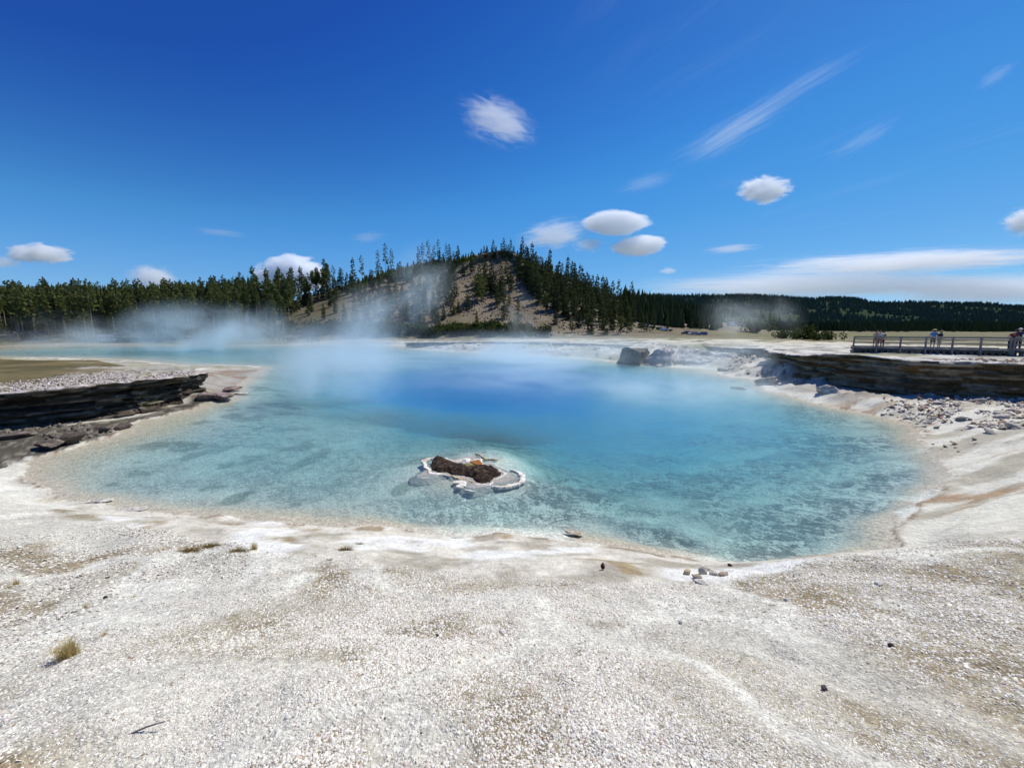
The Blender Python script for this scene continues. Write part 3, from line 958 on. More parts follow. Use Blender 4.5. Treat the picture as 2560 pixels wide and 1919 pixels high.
def promontory():
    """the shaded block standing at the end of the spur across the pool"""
    a = at_z(1332, 785, 0)
    b = at_z(1424, 789, 0)
    c = (a + b) / 2
    w = np.linalg.norm(b - a)
    co, fs = stone_mesh(77, 4, (1, 1.15, 1), .16, 1.5)
    co[:, 0] *= w * .60
    co[:, 1] *= 3.0
    zz = co[:, 2]
    co[:, 2] = np.where(zz > .5, .5 + (zz - .5) * .3, zz) * 4.9
    co[:, 0] *= 1 - .16 * np.clip(co[:, 2] / 2.4, 0, 1)
    co[:, 0] += .3 * np.clip(co[:, 2] / 2.4, 0, 1)
    co[:, 2] += (fbm(co[:, 0] * .9, co[:, 1] * .9, co[:, 2], octv=4, seed=3) - .5) * .5
    co[:, :2] += (fbm(co[:, 0] * .7, co[:, 1] * .7, np.floor(co[:, 2] / .3), octv=3, seed=5) - .5)[:, None] * .5
    cc = lerp3(np.tile(A([.085, .08, .08]), (len(co), 1)), A([.17, .16, .15]), sstep(.45, .6, fbm(co[:, 0], co[:, 1], co[:, 2] * 2, octv=4, seed=8)))  # shadow on the block's end face is put into this dark colour
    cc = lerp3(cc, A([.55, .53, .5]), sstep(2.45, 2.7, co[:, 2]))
    o = mesh_obj("boulder", co, np.array(fs), M_ROCK, cols=cc, loc=(c[0], c[1] + 2.6, -.15))
    tag(o, "large boulder block with its shaded face painted dark grey, standing in the water at the end of the far spur", "boulder")
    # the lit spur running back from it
    for k, (x, y, wx, wy, hh, lab) in enumerate([(1448, 790, 3.0, 2.6, 2.5, "pale crumbling rock buttress joined to the big dark block across the pool"), (1512, 791, 4.2, 3.4, 2.3, "wide pale ribbed rock buttress sloping into the steaming bay"),
                                            (1588, 792, 2.6, 3.0, 1.9, "smaller pale rock buttress deep in the steaming bay")]):
        q = at_z(x, y, 0)
        co, fs = stone_mesh(90 + k, 5, (1, 1, 1), .30, 1.6)
        top = np.clip(co[:, 2], -.3, .62 + .1 * co[:, 0])
        fl = 1.25 - .45 * np.clip(top / .7, 0, 1)
        co = np.column_stack([co[:, 0] * wx * fl, co[:, 1] * wy * fl, top * hh / .62])
        co[:, :2] *= (1 + (fbm(np.arctan2(co[:, 1], co[:, 0]) * 3.2 + k, co[:, 2] * .5, octv=4, seed=44 + k) - .5) * .55)[:, None]
        co[:, :2] *= (1 + (_h(np.floor(co[:, 2] / .28), co[:, 2] * 0, co[:, 2] * 0, 9 + k) - .5) * .12)[:, None]
        co += (np.stack([fbm(co[:, 0] * 1.6, co[:, 1] * 1.6, co[:, 2] * 1.6, octv=4, seed=60 + j) for j in range(3)], 1) - .5) * .55
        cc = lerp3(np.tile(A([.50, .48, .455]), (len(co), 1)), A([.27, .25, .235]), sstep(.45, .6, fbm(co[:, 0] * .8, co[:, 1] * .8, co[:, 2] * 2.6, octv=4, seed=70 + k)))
        o = mesh_obj("boulder", co, np.array(fs), M_ROCK, cols=cc, loc=(q[0], q[1] + wy * .95, -.1))
        tag(o, lab, "boulder")


promontory()
k = 0
for x, y, z, s, flat, col, lab in [
        (1565, 803, 0, .75, (1.25, 1, .8), (.20, .19, .175), "grey rock at the tip of the pale shelf in the far inlet"),
        (1662, 830, .1, 1.05, (1.15, 1, .72), (.23, .22, .205), "rounded grey boulder at the water's edge before the brown bank"),
        (1602, 841, -.05, .5, (1.6, 1, .35), (.15, .145, .14), "flat dark rock barely breaking the water near the rounded grey boulder"),
        (1795, 850, .5, .75, (1.4, 1, .8), (.30, .28, .24), "pale layered block fallen from the brown bank with shaded side"),
        (1880, 880, .05, .50, (1.5, 1, .5), (.25, .235, .22), "grey rock half sunk in the pale shore under the brown bank"),
        (150, 950, .25, .48, (1.5, 1, .55), (.085, .07, .06), "dark rock at the foot of the layered bank, touching the white waterline"),
        (95, 963, .25, .42, (1.4, 1, .6), (.10, .085, .07), "dark rough rock between the layered bank and the pool corner"),
        (205, 934, .15, .40, (1.6, 1, .5), (.09, .075, .065), "low black rock on the shoreline under the overhang of the layered bank"),
        (20, 948, .35, .5, (1.4, 1, .6), (.12, .10, .085), "dark brown rock at the very edge of the view below the layered bank"),
        (268, 921, .08, .34, (1.9, 1, .4), (.085, .07, .06), "slim black rock lying along the waterline beneath the layered bank"),
        (472, 860, .15, .8, (1.5, 1, .4), (.20, .16, .15), "flat purple grey rock ledge past the end of the layered bank"),
        (440, 858, .3, .7, (1.3, 1, .5), (.22, .18, .165), "rough mauve rock leaning on the end of the layered bank"),
        (498, 842, .15, .6, (1.7, 1, .35), (.15, .11, .10), "dark flat rock on the rusty shelf beyond the layered bank")]:
    p = at_z(x, y, z)
    d = p[1]
    o = stone("rock", (p[0], p[1] + s * .3, p[2] + s * flat[2] * .25), s, 120 + k, col, flat, .45, 4, k * .9, varcol=tuple(min(1, c * 2.0) for c in col))
    tag(o, lab, "rock")
    k += 1
M_CRUST = simple_mat("white_crust", (.64, .62, .585), .9, .14, 14, .5, spec=.15)
for x, y, s, flat, lab, rz in [(290, 1101, .30, (1.5, .8, .16), "jagged white slab lying half in the water at the near shore", .35),
                               (218, 1084, .20, (1.6, .8, .18), "small pale slab in the shallows near the pool corner", .3),
                               (185, 1086, .13, (1.4, .8, .2), "tiny pale chip of crust on the shore beside the small slab", .2),
                               (1236, 1152, .20, (1.6, .8, .22), "small brown rimmed rock chip in the shallows off the near bank", -.3),
                               (523, 850, .42, (1.6, .8, .2), "white flat chip awash beside the rusty shelf", .2),
                               (600, 1117, .0, (1, 1, 1), "", 0)]:
    if not s:
        continue
    p = at_z(x, y, 0)
    o = stone("rock_slab", (p[0], p[1], .03), s, 160 + k, (.62, .60, .55), flat, .4, 3, rz, varcol=(.45, .38, .28) if "brown" in lab else (.5, .48, .42))
    tag(o, lab, "rock slab")
    k += 1
# stones on the near ground: (picture point) -> resting on the terrain
for x, y, s, flat, col, lab in [
        (1925, 1396, .023, (1.1, 1, .9), (.035, .03, .03), "small black pebble on the white gravel, the one nearest the apron"),
        (1780, 1490, .026, (1.1, 1, .9), (.10, .085, .09), "dark mauve pebble on the white gravel, lowest of the dark ones"),
        (945, 1374, .020, (1.1, 1, .8), (.06, .05, .05), "tiny dark pebble on open white gravel straight below the island"),
        (228, 1292, .028, (1.2, 1, .8), (.05, .035, .035), "dark pebble on rippled white gravel above the dry grass tuft"),
        (1700, 1298, .030, (1.2, 1, .7), (.62, .60, .57), "white chip of stone casting a shadow on the gravel by the bank"),
        (1519, 1238, .085, (1.2, .9, .9), (.55, .50, .42), "cream stone, biggest of the little heap by the near shore"),
        (1505, 1248, .065, (1.2, .9, .7), (.35, .29, .24), "brown stone at the front of the little heap by the near shore"),
        (1540, 1240, .075, (1.7, .9, .55), (.58, .53, .45), "long flat cream stone in the middle of the little heap"),
        (1562, 1242, .065, (1.2, .9, .8), (.42, .35, .27), "tan stone ending the little heap toward the apron"),
        (1530, 1231, .050, (1.1, .9, .9), (.57, .53, .46), "round pale stone at the back of the little heap"),
        (1484, 1240, .075, (1.0, .9, .9), (.50, .42, .28), "yellowish stone standing a hand away from the little heap"),
        (1577, 1222, .035, (1.3, .9, .8), (.05, .04, .05), "black pebble right at the water behind the little heap"),
        (1722, 1243, .055, (1.5, .9, .5), (.60, .58, .53), "sharp pale chip on the gravel brink by the corner of the pool"),
        (1520, 1262, .09, (1.6, .9, .3), (.62, .60, .56), "wide white flake with dark underside below the little heap"),
        (1898, 1262, .05, (1.8, .9, .4), (.62, .60, .57), "long white flake lying alone on the gravel near the apron"),
        (1085, 1366, .03, (1.3, .9, .6), (.64, .62, .6), "bright white chip on open gravel beside the tiny dark pebble"),
        (1470, 1345, .03, (1.3, .9, .7), (.60, .57, .54), "white pebble on gravel straight below the little heap")]:
    p = hit(x, y, 1.0, 30, 600)
    o = stone("stone", (p[0], p[1], p[2] + s * flat[2] * .45), s, 200 + k, col, flat, .35, 2, k * 1.7, tilt=(.1, -.1))
    tag(o, lab, "stone")
    k += 1

# ------------------------------------------------------------------ the little island
ISC = at_z(1022, 1018, 0)


def isl(cx, cy, z=0.0):
    p = at_z((1000 + cx / 5.53) / 1.1573, (1080 + cy / 5.53) / 1.1573, z)
    return np.array([p[0] - ISC[0], p[1] - ISC[1]])


def blob(poly, step, hfun, skirt=-.35, soft=.12):
    poly = np.array(poly)
    lo, hi = poly.min(0) - .05, poly.max(0) + .05
    nx, ny = int((hi[0] - lo[0]) / step) + 2, int((hi[1] - lo[1]) / step) + 2
    X, Y = np.meshgrid(np.linspace(lo[0], hi[0], nx), np.linspace(lo[1], hi[1], ny))
    d = -sdist(poly, X.ravel(), Y.ravel())
    d = d + (fbm(X.ravel() * 7, Y.ravel() * 7, octv=3, seed=4) - .5) * .10
    z = hfun(X.ravel(), Y.ravel(), d)
    z = np.where(d > 0, z, skirt)
    keep = (d > -step * 1.5).reshape(ny, nx)
    cell = keep[:-1, :-1] & keep[1:, :-1] & keep[:-1, 1:] & keep[1:, 1:]
    i, j = np.nonzero(cell)
    a = i * nx + j
    F = np.stack([a, a + 1, a + nx + 1, a + nx], 1)
    u = np.unique(F)
    rm = np.full(nx * ny, -1); rm[u] = np.arange(len(u))
    return np.column_stack([X.ravel(), Y.ravel(), z])[u], rm[F], d[u]


isle = empty("rock_island", (ISC[0], ISC[1], 0))
tag(isle, "small dark rock island ringed with white crust standing in the shallow pool", "rock island")
dark_poly = [isl(*q) for q in [(425, 470), (445, 400), (480, 350), (575, 352), (640, 380), (700, 425), (800, 448), (880, 455), (960, 500), (1030, 485), (1130, 460), (1240, 478), (1340, 512), (1400, 570), (1388, 602), (1290, 640), (1250, 700), (1130, 715), (1040, 690), (1000, 630), (850, 605), (740, 595), (640, 552), (540, 565), (440, 530)]]
vv, ff, dd = blob(dark_poly, .03, lambda x, y, d: .03 + .13 * sstep(0, .24, d) * (.45 + 1.1 * fbm(x * 2.6, y * 2.6, octv=4, seed=6)) + .13 * (fbm(x * 8, y * 8, octv=4, seed=7) - .5))
cc = lerp3(np.tile(A([.036, .025, .019]), (len(vv), 1)), A([.095, .066, .048]), sstep(.45, .68, fbm(vv[:, 0] * 9, vv[:, 1] * 9, octv=4, seed=8)))
mesh_obj("dark_rock", vv, ff, M_ROCK, isle, cols=cc)
shelf_poly = [isl(*q) for q in [(120, 600), (230, 520), (330, 470), (420, 380), (600, 340), (800, 330), (950, 290), (1080, 290), (1190, 370), (1350, 400), (1450, 480), (1560, 510), (1660, 560), (1715, 630), (1650, 700), (1500, 745), (1330, 760), (1180, 800), (1020, 835), (900, 815), (820, 790), (730, 730), (690, 660), (560, 640), (400, 670), (250, 680), (140, 660)]]
vv, ff, dd = blob(shelf_poly, .04, lambda x, y, d: .003 + .022 * (fbm(x * 5, y * 5, octv=3, seed=16) - .5) - .16 * (1 - sstep(-.05, .35, d + (fbm(x * 2, y * 2, octv=3, seed=17) - .5) * .25)), skirt=-.24)
cc = lerp3(np.tile(A([.42, .40, .36]), (len(vv), 1)), A([.34, .33, .31]), fbm(vv[:, 0] * 4, vv[:, 1] * 4, octv=3, seed=18))
mesh_obj("submerged_shelf", vv, ff, M_GROUND, isle, smooth=True, cols=cc, attrs={"Peb": np.full(len(vv), .25)})


def crust_strip(name, line, w, hgt, col, col2, seed):
    """a knobbly ribbon of crust along a line"""
    L = [isl(*q) for q in line]
    L = np.array([[p[0], p[1], 0] for p in L])
    p, s = resample(L, .022)
    p = smooth_line(p, 6)
    p[:, 0] += (fbm(s * 7, s * 0, octv=3, seed=seed + 8) - .5) * .10
    p[:, 1] += (fbm(s * 7, s * 0 + 5, octv=3, seed=seed + 9) - .5) * .14
    d = np.gradient(p[:, :2], axis=0); d /= np.linalg.norm(d, axis=1)[:, None] + 1e-9
    nr = np.stack([-d[:, 1], d[:, 0]], 1)
    n = len(p)
    w0 = np.interp(s / s[-1], np.linspace(0, 1, len(w)), w) * .74
    edge = [w0 * (.25 + .75 * fbm(s * 6 + 9 * k_, s * 0, octv=3, seed=seed + 30 + k_) * 1.5 + .55 * (fbm(s * 26, s * 0 + k_, octv=3, seed=seed + 40 + k_) - .4)) for k_ in range(2)]
    ww = np.interp(s / s[-1], np.linspace(0, 1, len(w)), w) * (.45 + 1.2 * fbm(s * 5, s * 0, octv=4, seed=seed)) * (1 + .5 * (fbm(s * 22, s * 0, octv=3, seed=seed + 1) - .5))
    rows, prof = [], [(-1, -.06), (-.93, .55), (-.45, 1.0), (.35, .9), (.92, .6), (1, -.06)]
    for a, b in prof:
        q = p[:, :2] + nr * (a * np.maximum(edge[0 if a < 0 else 1], .012) * .6)[:, None]
        z = np.where(b > 0, .004 + b * hgt * .2 * (.35 + 1.2 * fbm(q[:, 0] * 14, q[:, 1] * 14, octv=3, seed=seed + 2)), -.07)
        rows.append(np.column_stack([q, z]))
    V = np.concatenate(rows)
    i, j = np.meshgrid(np.arange(len(prof) - 1), np.arange(n - 1), indexing="ij")
    a = (i * n + j).ravel()
    F = np.stack([a, a + 1, a + n + 1, a + n], 1)
    c = lerp3(np.tile(A(col), (len(V), 1)), A(col2), sstep(.5, .66, fbm(V[:, 0] * 5, V[:, 1] * 5, octv=3, seed=seed + 4)))
    return mesh_obj(name, V, F, M_ROCK2, isle, cols=c)


M_ROCK2 = rock_material("crust", .9, .35, 9.0)
W1, W2, OR = (.70, .68, .63), (.50, .45, .37), (.50, .30, .10)
crust_strip("white_crust_rim", [(480, 352), (400, 362), (330, 395), (345, 440), (365, 480), (400, 520), (415, 565), (520, 570), (640, 590), (690, 605)], (.16, .3, .2, .2, .18, .26, .1), .075, W1, W2, 600)
crust_strip("white_crust_rim", [(570, 348), (660, 375), (720, 400), (790, 415), (850, 372), (930, 380), (960, 405), (1040, 385), (1105, 375), (1145, 450)], (.08, .10, .16, .3, .16, .06), .07, W1, W2, 610)
crust_strip("white_crust_rim", [(1340, 505), (1400, 540), (1470, 575), (1400, 610), (1330, 640), (1285, 655), (1280, 700), (1220, 735), (1120, 725), (1030, 705)], (.08, .13, .08, .06, .1, .1), .05, W1, W2, 620)
crust_strip("white_crust_rim", [(1520, 522), (1590, 535), (1650, 560), (1700, 610), (1690, 660), (1620, 705), (1530, 735), (1430, 748), (1330, 752), (1275, 745)], (.06, .14, .24, .26, .2, .22, .2, .12), .07, W1, (.58, .46, .30), 630)
crust_strip("white_crust_rim", [(745, 700), (800, 680), (870, 690), (850, 760), (780, 745)], (.22, .36, .3, .36, .2), .07, W1, W2, 640)
crust_strip("white_crust_rim", [(895, 800), (950, 812), (1025, 825)], (.05, .12, .05), .05, W1, W2, 650)
crust_strip("orange_crust_rim", [(690, 600), (760, 625), (840, 640), (930, 650), (990, 680), (1040, 705)], (.06, .12, .08, .05, .06), .05, OR, (.55, .45, .28), 660)
crust_strip("orange_crust_rim", [(1035, 290), (1100, 310), (1150, 350), (1190, 375), (1250, 365), (1320, 380), (1360, 362)], (.03, .06, .08, .07, .05, .08, .03), .03, (.48, .36, .16), (.6, .5, .34), 670)
vv, ff, dd = blob([isl(*q) for q in [(965, 415), (1040, 395), (1105, 380), (1140, 450), (1060, 465), (1010, 450)]], .03, lambda x, y, d: .03 + .02 * fbm(x * 8, y * 8, seed=3))
mesh_obj("orange_patch", vv, ff, M_ROCK2, isle, cols=np.tile(A([.30, .13, .035]), (len(vv), 1)))
vv, ff, dd = blob([isl(*q) for q in [(870, 465), (960, 440), (1030, 475), (960, 505)]], .03, lambda x, y, d: .05 + .02 * fbm(x * 8, y * 8, seed=3))
mesh_obj("olive_patch", vv, ff, M_ROCK2, isle, cols=np.tile(A([.20, .17, .06]), (len(vv), 1)))


# ------------------------------------------------------------------ loose fragments as one mesh (gravel, rubble)
def flakes(name, X, Y, Z, S, flat, tilt, cols, nrm=None, mat=None, sides=6, r2=None, dirtilt=None):
    n = len(X)
    r2 = r2 or np.random.default_rng(5)
    a0 = r2.uniform(0, 2 * np.pi, n)
    th = np.linspace(0, 2 * np.pi, sides, endpoint=False)
    rad = r2.uniform(.55, 1.25, (n, sides))
    el = r2.uniform(.6, 1.0, n)
    lx = np.cos(th)[None] * rad
    ly = np.sin(th)[None] * rad * el[:, None]
    top = np.stack([lx * .78, ly * .78, np.ones((n, sides)) * flat[:, None] * r2.uniform(.7, 1.2, (n, sides))], 2)
    bot = np.stack([lx, ly, -np.ones((n, sides)) * flat[:, None] * .6], 2)
    P = np.concatenate([top, bot], 1) * S[:, None, None]
    # rotate: yaw then tilt
    c, s = np.cos(a0), np.sin(a0)
    px = P[..., 0] * c[:, None] - P[..., 1] * s[:, None]
    py = P[..., 0] * s[:, None] + P[..., 1] * c[:, None]
    pz = P[..., 2]
    tx = r2.normal(0, 1, n) * tilt
    ty = r2.normal(0, 1, n) * tilt
    tx = np.clip(tx, -.8, .8); ty = np.clip(ty, -.8, .8)
    if dirtilt is not None:
        tx = tx + dirtilt[0]; ty = ty + dirtilt[1]
    pz = pz + px * np.tan(tx)[:, None] + py * np.tan(ty)[:, None]
    V = np.stack([px + X[:, None], py + Y[:, None], pz + Z[:, None]], 2).reshape(-1, 3)
    m = 2 * sides
    base = (np.arange(n) * m)[:, None]
    k = np.arange(sides)
    quads = np.stack([k, (k + 1) % sides, sides + (k + 1) % sides, sides + k], 1)
    Q = (base[:, :, None] + quads[None]).reshape(-1, 4)
    # cap as quads (fan of two quads for six sides)
    cap = np.array([[0, 1, 2, 3], [0, 3, 4, 5]]) if sides == 6 else np.array([[0, 1, 2, 3]])
    Cq = (base[:, :, None] + cap[None]).reshape(-1, 4)
    F = np.concatenate([Q[:, ::-1], Cq])
    C = np.repeat(cols, m, axis=0)
    return mesh_obj(name, V, F, mat, smooth=False, cols=C)


def flake_material():
    m, nt = mat_new("gravel_flake")
    N = NT(nt)
    col = N.n("ShaderNodeAttribute", _attribute_name="Col").outputs["Color"]
    pos = N.n("ShaderNodeNewGeometry").outputs["Position"]
    n = N.noise(pos, 60, 3)
    sc = N.n("ShaderNodeVectorMath", _operation="SCALE", i0=col)
    N.set(sc, 3, N.maprange(n, .3, .7, .82, 1.14))
    p = N.n("ShaderNodeBsdfPrincipled", Base__Color=sc.outputs[0], Roughness=.9)
    p.inputs["Specular IOR Level"].default_value = .2
    N.out(p)
    return m


M_FLAKE = flake_material()
NF = 640000
rf = np.random.default_rng(11)
# area sampling, denser close by
u = rf.random(NF)
fr = 1.0 * (12.0 / 1.0) ** (u ** .88)
fa = rf.uniform(R(-66), R(66), NF)
fx, fy = fr * np.sin(fa), fr * np.cos(fa)
e = edge_line(fx, fy)
keep = e > rf.normal(0, .06, NF)
# patches with few flakes (brown fines showing) and smooth white paths
pn = fbm(fx * .55, fy * .55, octv=3, seed=61) ; bn = fbm(fx * .35, fy * .35, octv=4, seed=51) * .5 + fbm(fx * 1.6, fy * 1.6, octv=4, seed=52) * .5
tr_ = 1 - sstep(.012, .05, np.abs(fbm(fx * .33 + 11, fy * .33, octv=4, seed=63) - .5))
keep &= rf.random(NF) < (1 - .66 * sstep(.44, .58, bn)) * (1 - .8 * tr_)
fx, fy, fr, pn = fx[keep], fy[keep], fr[keep], pn[keep]
fz, fsd, _ = terrain(fx, fy)
k = fsd > .02
fx, fy, fr, fz, pn = fx[k], fy[k], fr[k], fz[k], pn[k]
n = len(fx)
big = rf.random(n) ** 3 + .9 * (rf.random(n) > .995)
S = (.0047 + .0088 * big) * (.80 + .13 * fr) * (1 - .35 * sstep(.52, .66, pn))
tone = rf.random(n)
cw = np.tile(A([.79, .775, .70]), (n, 1)) * rf.uniform(.62, 1.06, (n, 1))
cw = lerp3(cw, A([.50, .42, .36]), (tone > .86).astype(float) * .8)
cw = lerp3(cw, A([.30, .23, .15]), (tone > .955).astype(float) * .9)
cw = lerp3(cw, A([.62, .56, .55]), (tone < .08).astype(float))
left = sstep(.5, 4.5, -fx)
gravel = flakes("gravel", fx, fy, fz + S * .12, S * (1 + .25 * left), rf.uniform(.10, .34, n), .26, cw, mat=M_FLAKE, r2=rf, sides=4, dirtilt=(left * .22, -left * .30))
tag(gravel, "loose white and tan sinter gravel spread over the near terrace", "gravel", kind="stuff")

# rubble below the brown bank
NRB = 11000
rx = rf.uniform(1895, 2330, NRB); ry = rf.uniform(843, 960, NRB)
P3 = np.array([at_z(a, b, .75) for a, b in zip(rx, ry)])
dens = sstep(.35, .6, fbm(P3[:, 0] * .35, P3[:, 1] * .35, octv=3, seed=333)) * (1 - sstep(925, 955, ry + (2212 - rx) * .06)) * sstep(1890, 1960, rx)
dens = np.maximum(dens, .9 * sstep(1960, 2000, rx) * (1 - sstep(2060, 2090, rx)) * (1 - sstep(885, 900, ry)))
k = rf.random(NRB) < dens
x_, y_ = P3[k, 0], P3[k, 1]
z_, sd_, _ = terrain(x_, y_)
ok = sd_ > .3
x_, y_, z_ = x_[ok], y_[ok], z_[ok]
n = len(x_)
S = .025 + .17 * rf.random(n) ** 4
cr = np.tile(A([.48, .445, .385]), (n, 1)) * rf.uniform(.6, 1.4, (n, 1))
cr = lerp3(cr, A([.24, .13, .07]), (rf.random(n) > .78).astype(float) * .8)
o = flakes("rubble", x_, y_, z_ + S * .25, S, rf.uniform(.12, .45, n), .4, np.clip(cr, 0, .7), mat=M_FLAKE, r2=rf, sides=4)
tag(o, "broken pale and rusty rock rubble heaped below the brown bank", "rubble", kind="stuff")
for i, (x, y, s, lab) in enumerate([(2030, 872, .38, "pale block topping the rusty rubble heap under the boardwalk bank"), (2075, 905, .30, "whitish slab in the middle of the rubble below the boardwalk"),
                                    (2110, 868, .34, "cream angular block at the top of the grey rubble"), (2160, 902, .34, "flat white slab among grey rubble close to the frame edge"),
                                    (2140, 935, .30, "leaning pale slab at the lower end of the rubble"), (2190, 925, .36, "grey block at the foot of the rubble close to the frame edge"),
                                    (2195, 890, .32, "white tilted slab under the darkest part of the bank"), (2010, 905, .22, "small pale block at the rusty end of the rubble"),
                                    (2120, 890, .26, "pale oblong block halfway down the grey rubble")]):
    p = hit(x, y, 10, 60, 600)
    o = stone("rock", (p[0], p[1], p[2] + s * .15), s, 700 + i, (.50, .46, .40), (1.5, .9, .45), .3, 2, i * 1.1, tilt=(.2 * math.sin(i), .25))
    tag(o, lab, "rock")
# crumbs along the left plateau margin and the rocky far bay
def crumbs(name, pxs, zref, nn, smin, smax, col, lab, seed, cat="rubble", wz=None, dmax=None):
    r3 = np.random.default_rng(seed)
    px = r3.uniform(pxs[0], pxs[1], nn); py = r3.uniform(pxs[2], pxs[3], nn)
    Q = np.array([at_z(a, b, zref) for a, b in zip(px, py)])
    z, sd, _ = terrain(Q[:, 0], Q[:, 1])
    kk = (sd > .4) & (r3.random(nn) < sstep(.4, .6, fbm(Q[:, 0] * .4, Q[:, 1] * .4, octv=3, seed=seed)))
    if wz:
        kk &= (z > wz[0]) & (z < wz[1])
    if dmax:
        dl_ = -sdist(np.array(LB_POLY), Q[:, 0], Q[:, 1])
        kk &= (dl_ < dmax * r3.uniform(.4, 1.3, nn)) & (dl_ > .3)
    Q, z = Q[kk], z[kk]
    m = len(z)
    S = smin + (smax - smin) * r3.random(m) ** 3
    c = np.tile(A(col), (m, 1)) * r3.uniform(.6, 1.3, (m, 1))
    o = flakes(name, Q[:, 0], Q[:, 1], z + S * .2, S, r3.uniform(.2, .6, m), .35, np.clip(c, 0, .75), mat=M_FLAKE, r2=r3, sides=4)
    tag(o, lab, cat, kind="stuff")


# crumbly crust margin of the left bank
rm = np.random.default_rng(515)
cpt, csr = resample(LB_RIM, .05)
cpt = smooth_line(cpt, 8)
ci = rm.integers(60, len(cpt) - 40, 9000)
dd_ = np.gradient(cpt[:, :2], axis=0); dd_ /= np.linalg.norm(dd_, axis=1)[:, None]
inw = np.stack([-dd_[:, 1], dd_[:, 0]], 1)
of = .15 + 7.5 * rm.random(9000) ** 1.5
cx_, cy_ = (cpt[ci, 0] + inw[ci, 0] * of), (cpt[ci, 1] + inw[ci, 1] * of)
cz_ = H_arr(cx_, cy_)
kk = (-sdist(np.array(LB_POLY), cx_, cy_) > .1)
cx_, cy_, cz_, of = cx_[kk], cy_[kk], cz_[kk], of[kk]
cz_ = np.where(of < 3.2, np.interp(cpt[ci[kk], 2], [0, 9], [0, 9]) - .02, cz_)
S = .02 + .075 * rm.random(len(cx_)) ** 3
cc_ = np.tile(A([.52, .47, .45]), (len(cx_), 1)) * rm.uniform(.55, 1.3, (len(cx_), 1))
cc_ = lerp3(cc_, A([.10, .09, .06]), (rm.random(len(cx_)) > .72).astype(float))
o = flakes("rubble", cx_, cy_, cz_ + S * .1, S, rm.uniform(.2, .5, len(cx_)), .35, np.clip(cc_, 0, .75), mat=M_FLAKE, r2=rm, sides=4)
tag(o, "pinkish white and dark crumbs of crust along the rim of the layered bank", "rubble", kind="stuff")
crumbs("rubble", (1430, 1735, 752, 812), 1.2, 3200, .08, .42, (.46, .44, .41), "pale stones scattered on the steaming slopes of the far bay", 802, wz=(.1, 2.3))
crumbs("rubble", (870, 1340, 740, 764), 1.2, 2200, .12, .55, (.46, .44, .41), "pale stones along the low far wall of the pool", 803, wz=(.1, 1.7))
# scree on the hill
rs = np.random.default_rng(909)
sx, sy = rs.uniform(-85, 75, 16000), rs.uniform(178, 300, 16000)
sz, _, shl = terrain(sx, sy)
kk = (shl > 1.0) & (rs.random(16000) < .15 + .85 * sstep(.45, .6, fbm(sx * .05, sy * .05, octv=4, seed=92)))
sx, sy, sz = sx[kk], sy[kk], sz[kk]
S = .10 + .75 * rs.random(len(sx)) ** 4
o = flakes("scree", sx, sy, sz + S * .2, S, rs.uniform(.3, .8, len(sx)), .35, np.tile(A([.235, .19, .145]), (len(sx), 1)) * rs.uniform(.4, 1.35, (len(sx), 1)), mat=M_FLAKE, r2=rs, sides=4)
tag(o, "grey brown stones littering the bare slope of the hill", "scree", kind="stuff")
crumbs("rubble", (-60, 275, 915, 1005), .3, 6500, .03, .20, (.16, .14, .115), "dark stones strewn between the layered bank and the pool corner", 804)
# ------------------------------------------------------------------ trees
def foliage_mat(name, c1, c2, trans=.18):
    m, nt = mat_new(name)
    N = NT(nt)
    oi = N.n("ShaderNodeObjectInfo")
    tc = N.n("ShaderNodeTexCoord")
    f = N.noise(tc.outputs["Object"], .9, 3)
    f2 = N.noise(tc.outputs["Object"], 6.0, 2)
    k = N.math("ADD", N.math("MULTIPLY", N.maprange(f, .3, .7, 0, 1), .45), N.math("ADD", N.math("MULTIPLY", oi.outputs["Random"], .4), N.math("MULTIPLY", f2, .25)))
    c = N.mix(N.math("SUBTRACT", k, .05, clamp=True), (*c1, 1), (*c2, 1))
    d = N.n("ShaderNodeBsdfDiffuse", Color=c)
    t = N.n("ShaderNodeBsdfTranslucent", Color=c)
    s = N.n("ShaderNodeMixShader", i0=trans, i1=d.outputs[0], i2=t.outputs[0])
    N.out(s)
    return m


M_PINE = foliage_mat("pine_needles", (.064, .088, .030), (.155, .17, .058), .32)
M_FIR = foliage_mat("fir_needles", (.042, .062, .025), (.10, .115, .045), .26)
M_YOUNG = foliage_mat("young_needles", (.11, .16, .025), (.22, .245, .045), .5)
M_BUSH = foliage_mat("bush_leaves", (.035, .055, .016), (.10, .115, .035), .25)
M_DEADN = foliage_mat("sparse_needles", (.05, .05, .04), (.11, .10, .075), .15)
M_BARK = simple_mat("pale_bark", (.27, .225, .18), .9, .3, 3, .3, obj_var=.35, spec=.1)
M_BARK2 = simple_mat("dark_bark", (.13, .10, .08), .9, .3, 3, .3, obj_var=.3, spec=.1)
M_SNAG = simple_mat("bleached_wood", (.46, .43, .39), .9, .25, 3, .3, obj_var=.2, spec=.1)


def spray(V, F, p, d, L, w, r):
    """one flat needle spray: a kite of four points"""
    d = d / (np.linalg.norm(d) + 1e-9)
    s = np.cross(d, r.normal(size=3)); s /= np.linalg.norm(s) + 1e-9
    b = len(V)
    V += [p, p + d * L * .5 + s * w, p + d * L, p + d * L * .5 - s * w]
    F.append((b, b + 1, b + 2, b + 3))


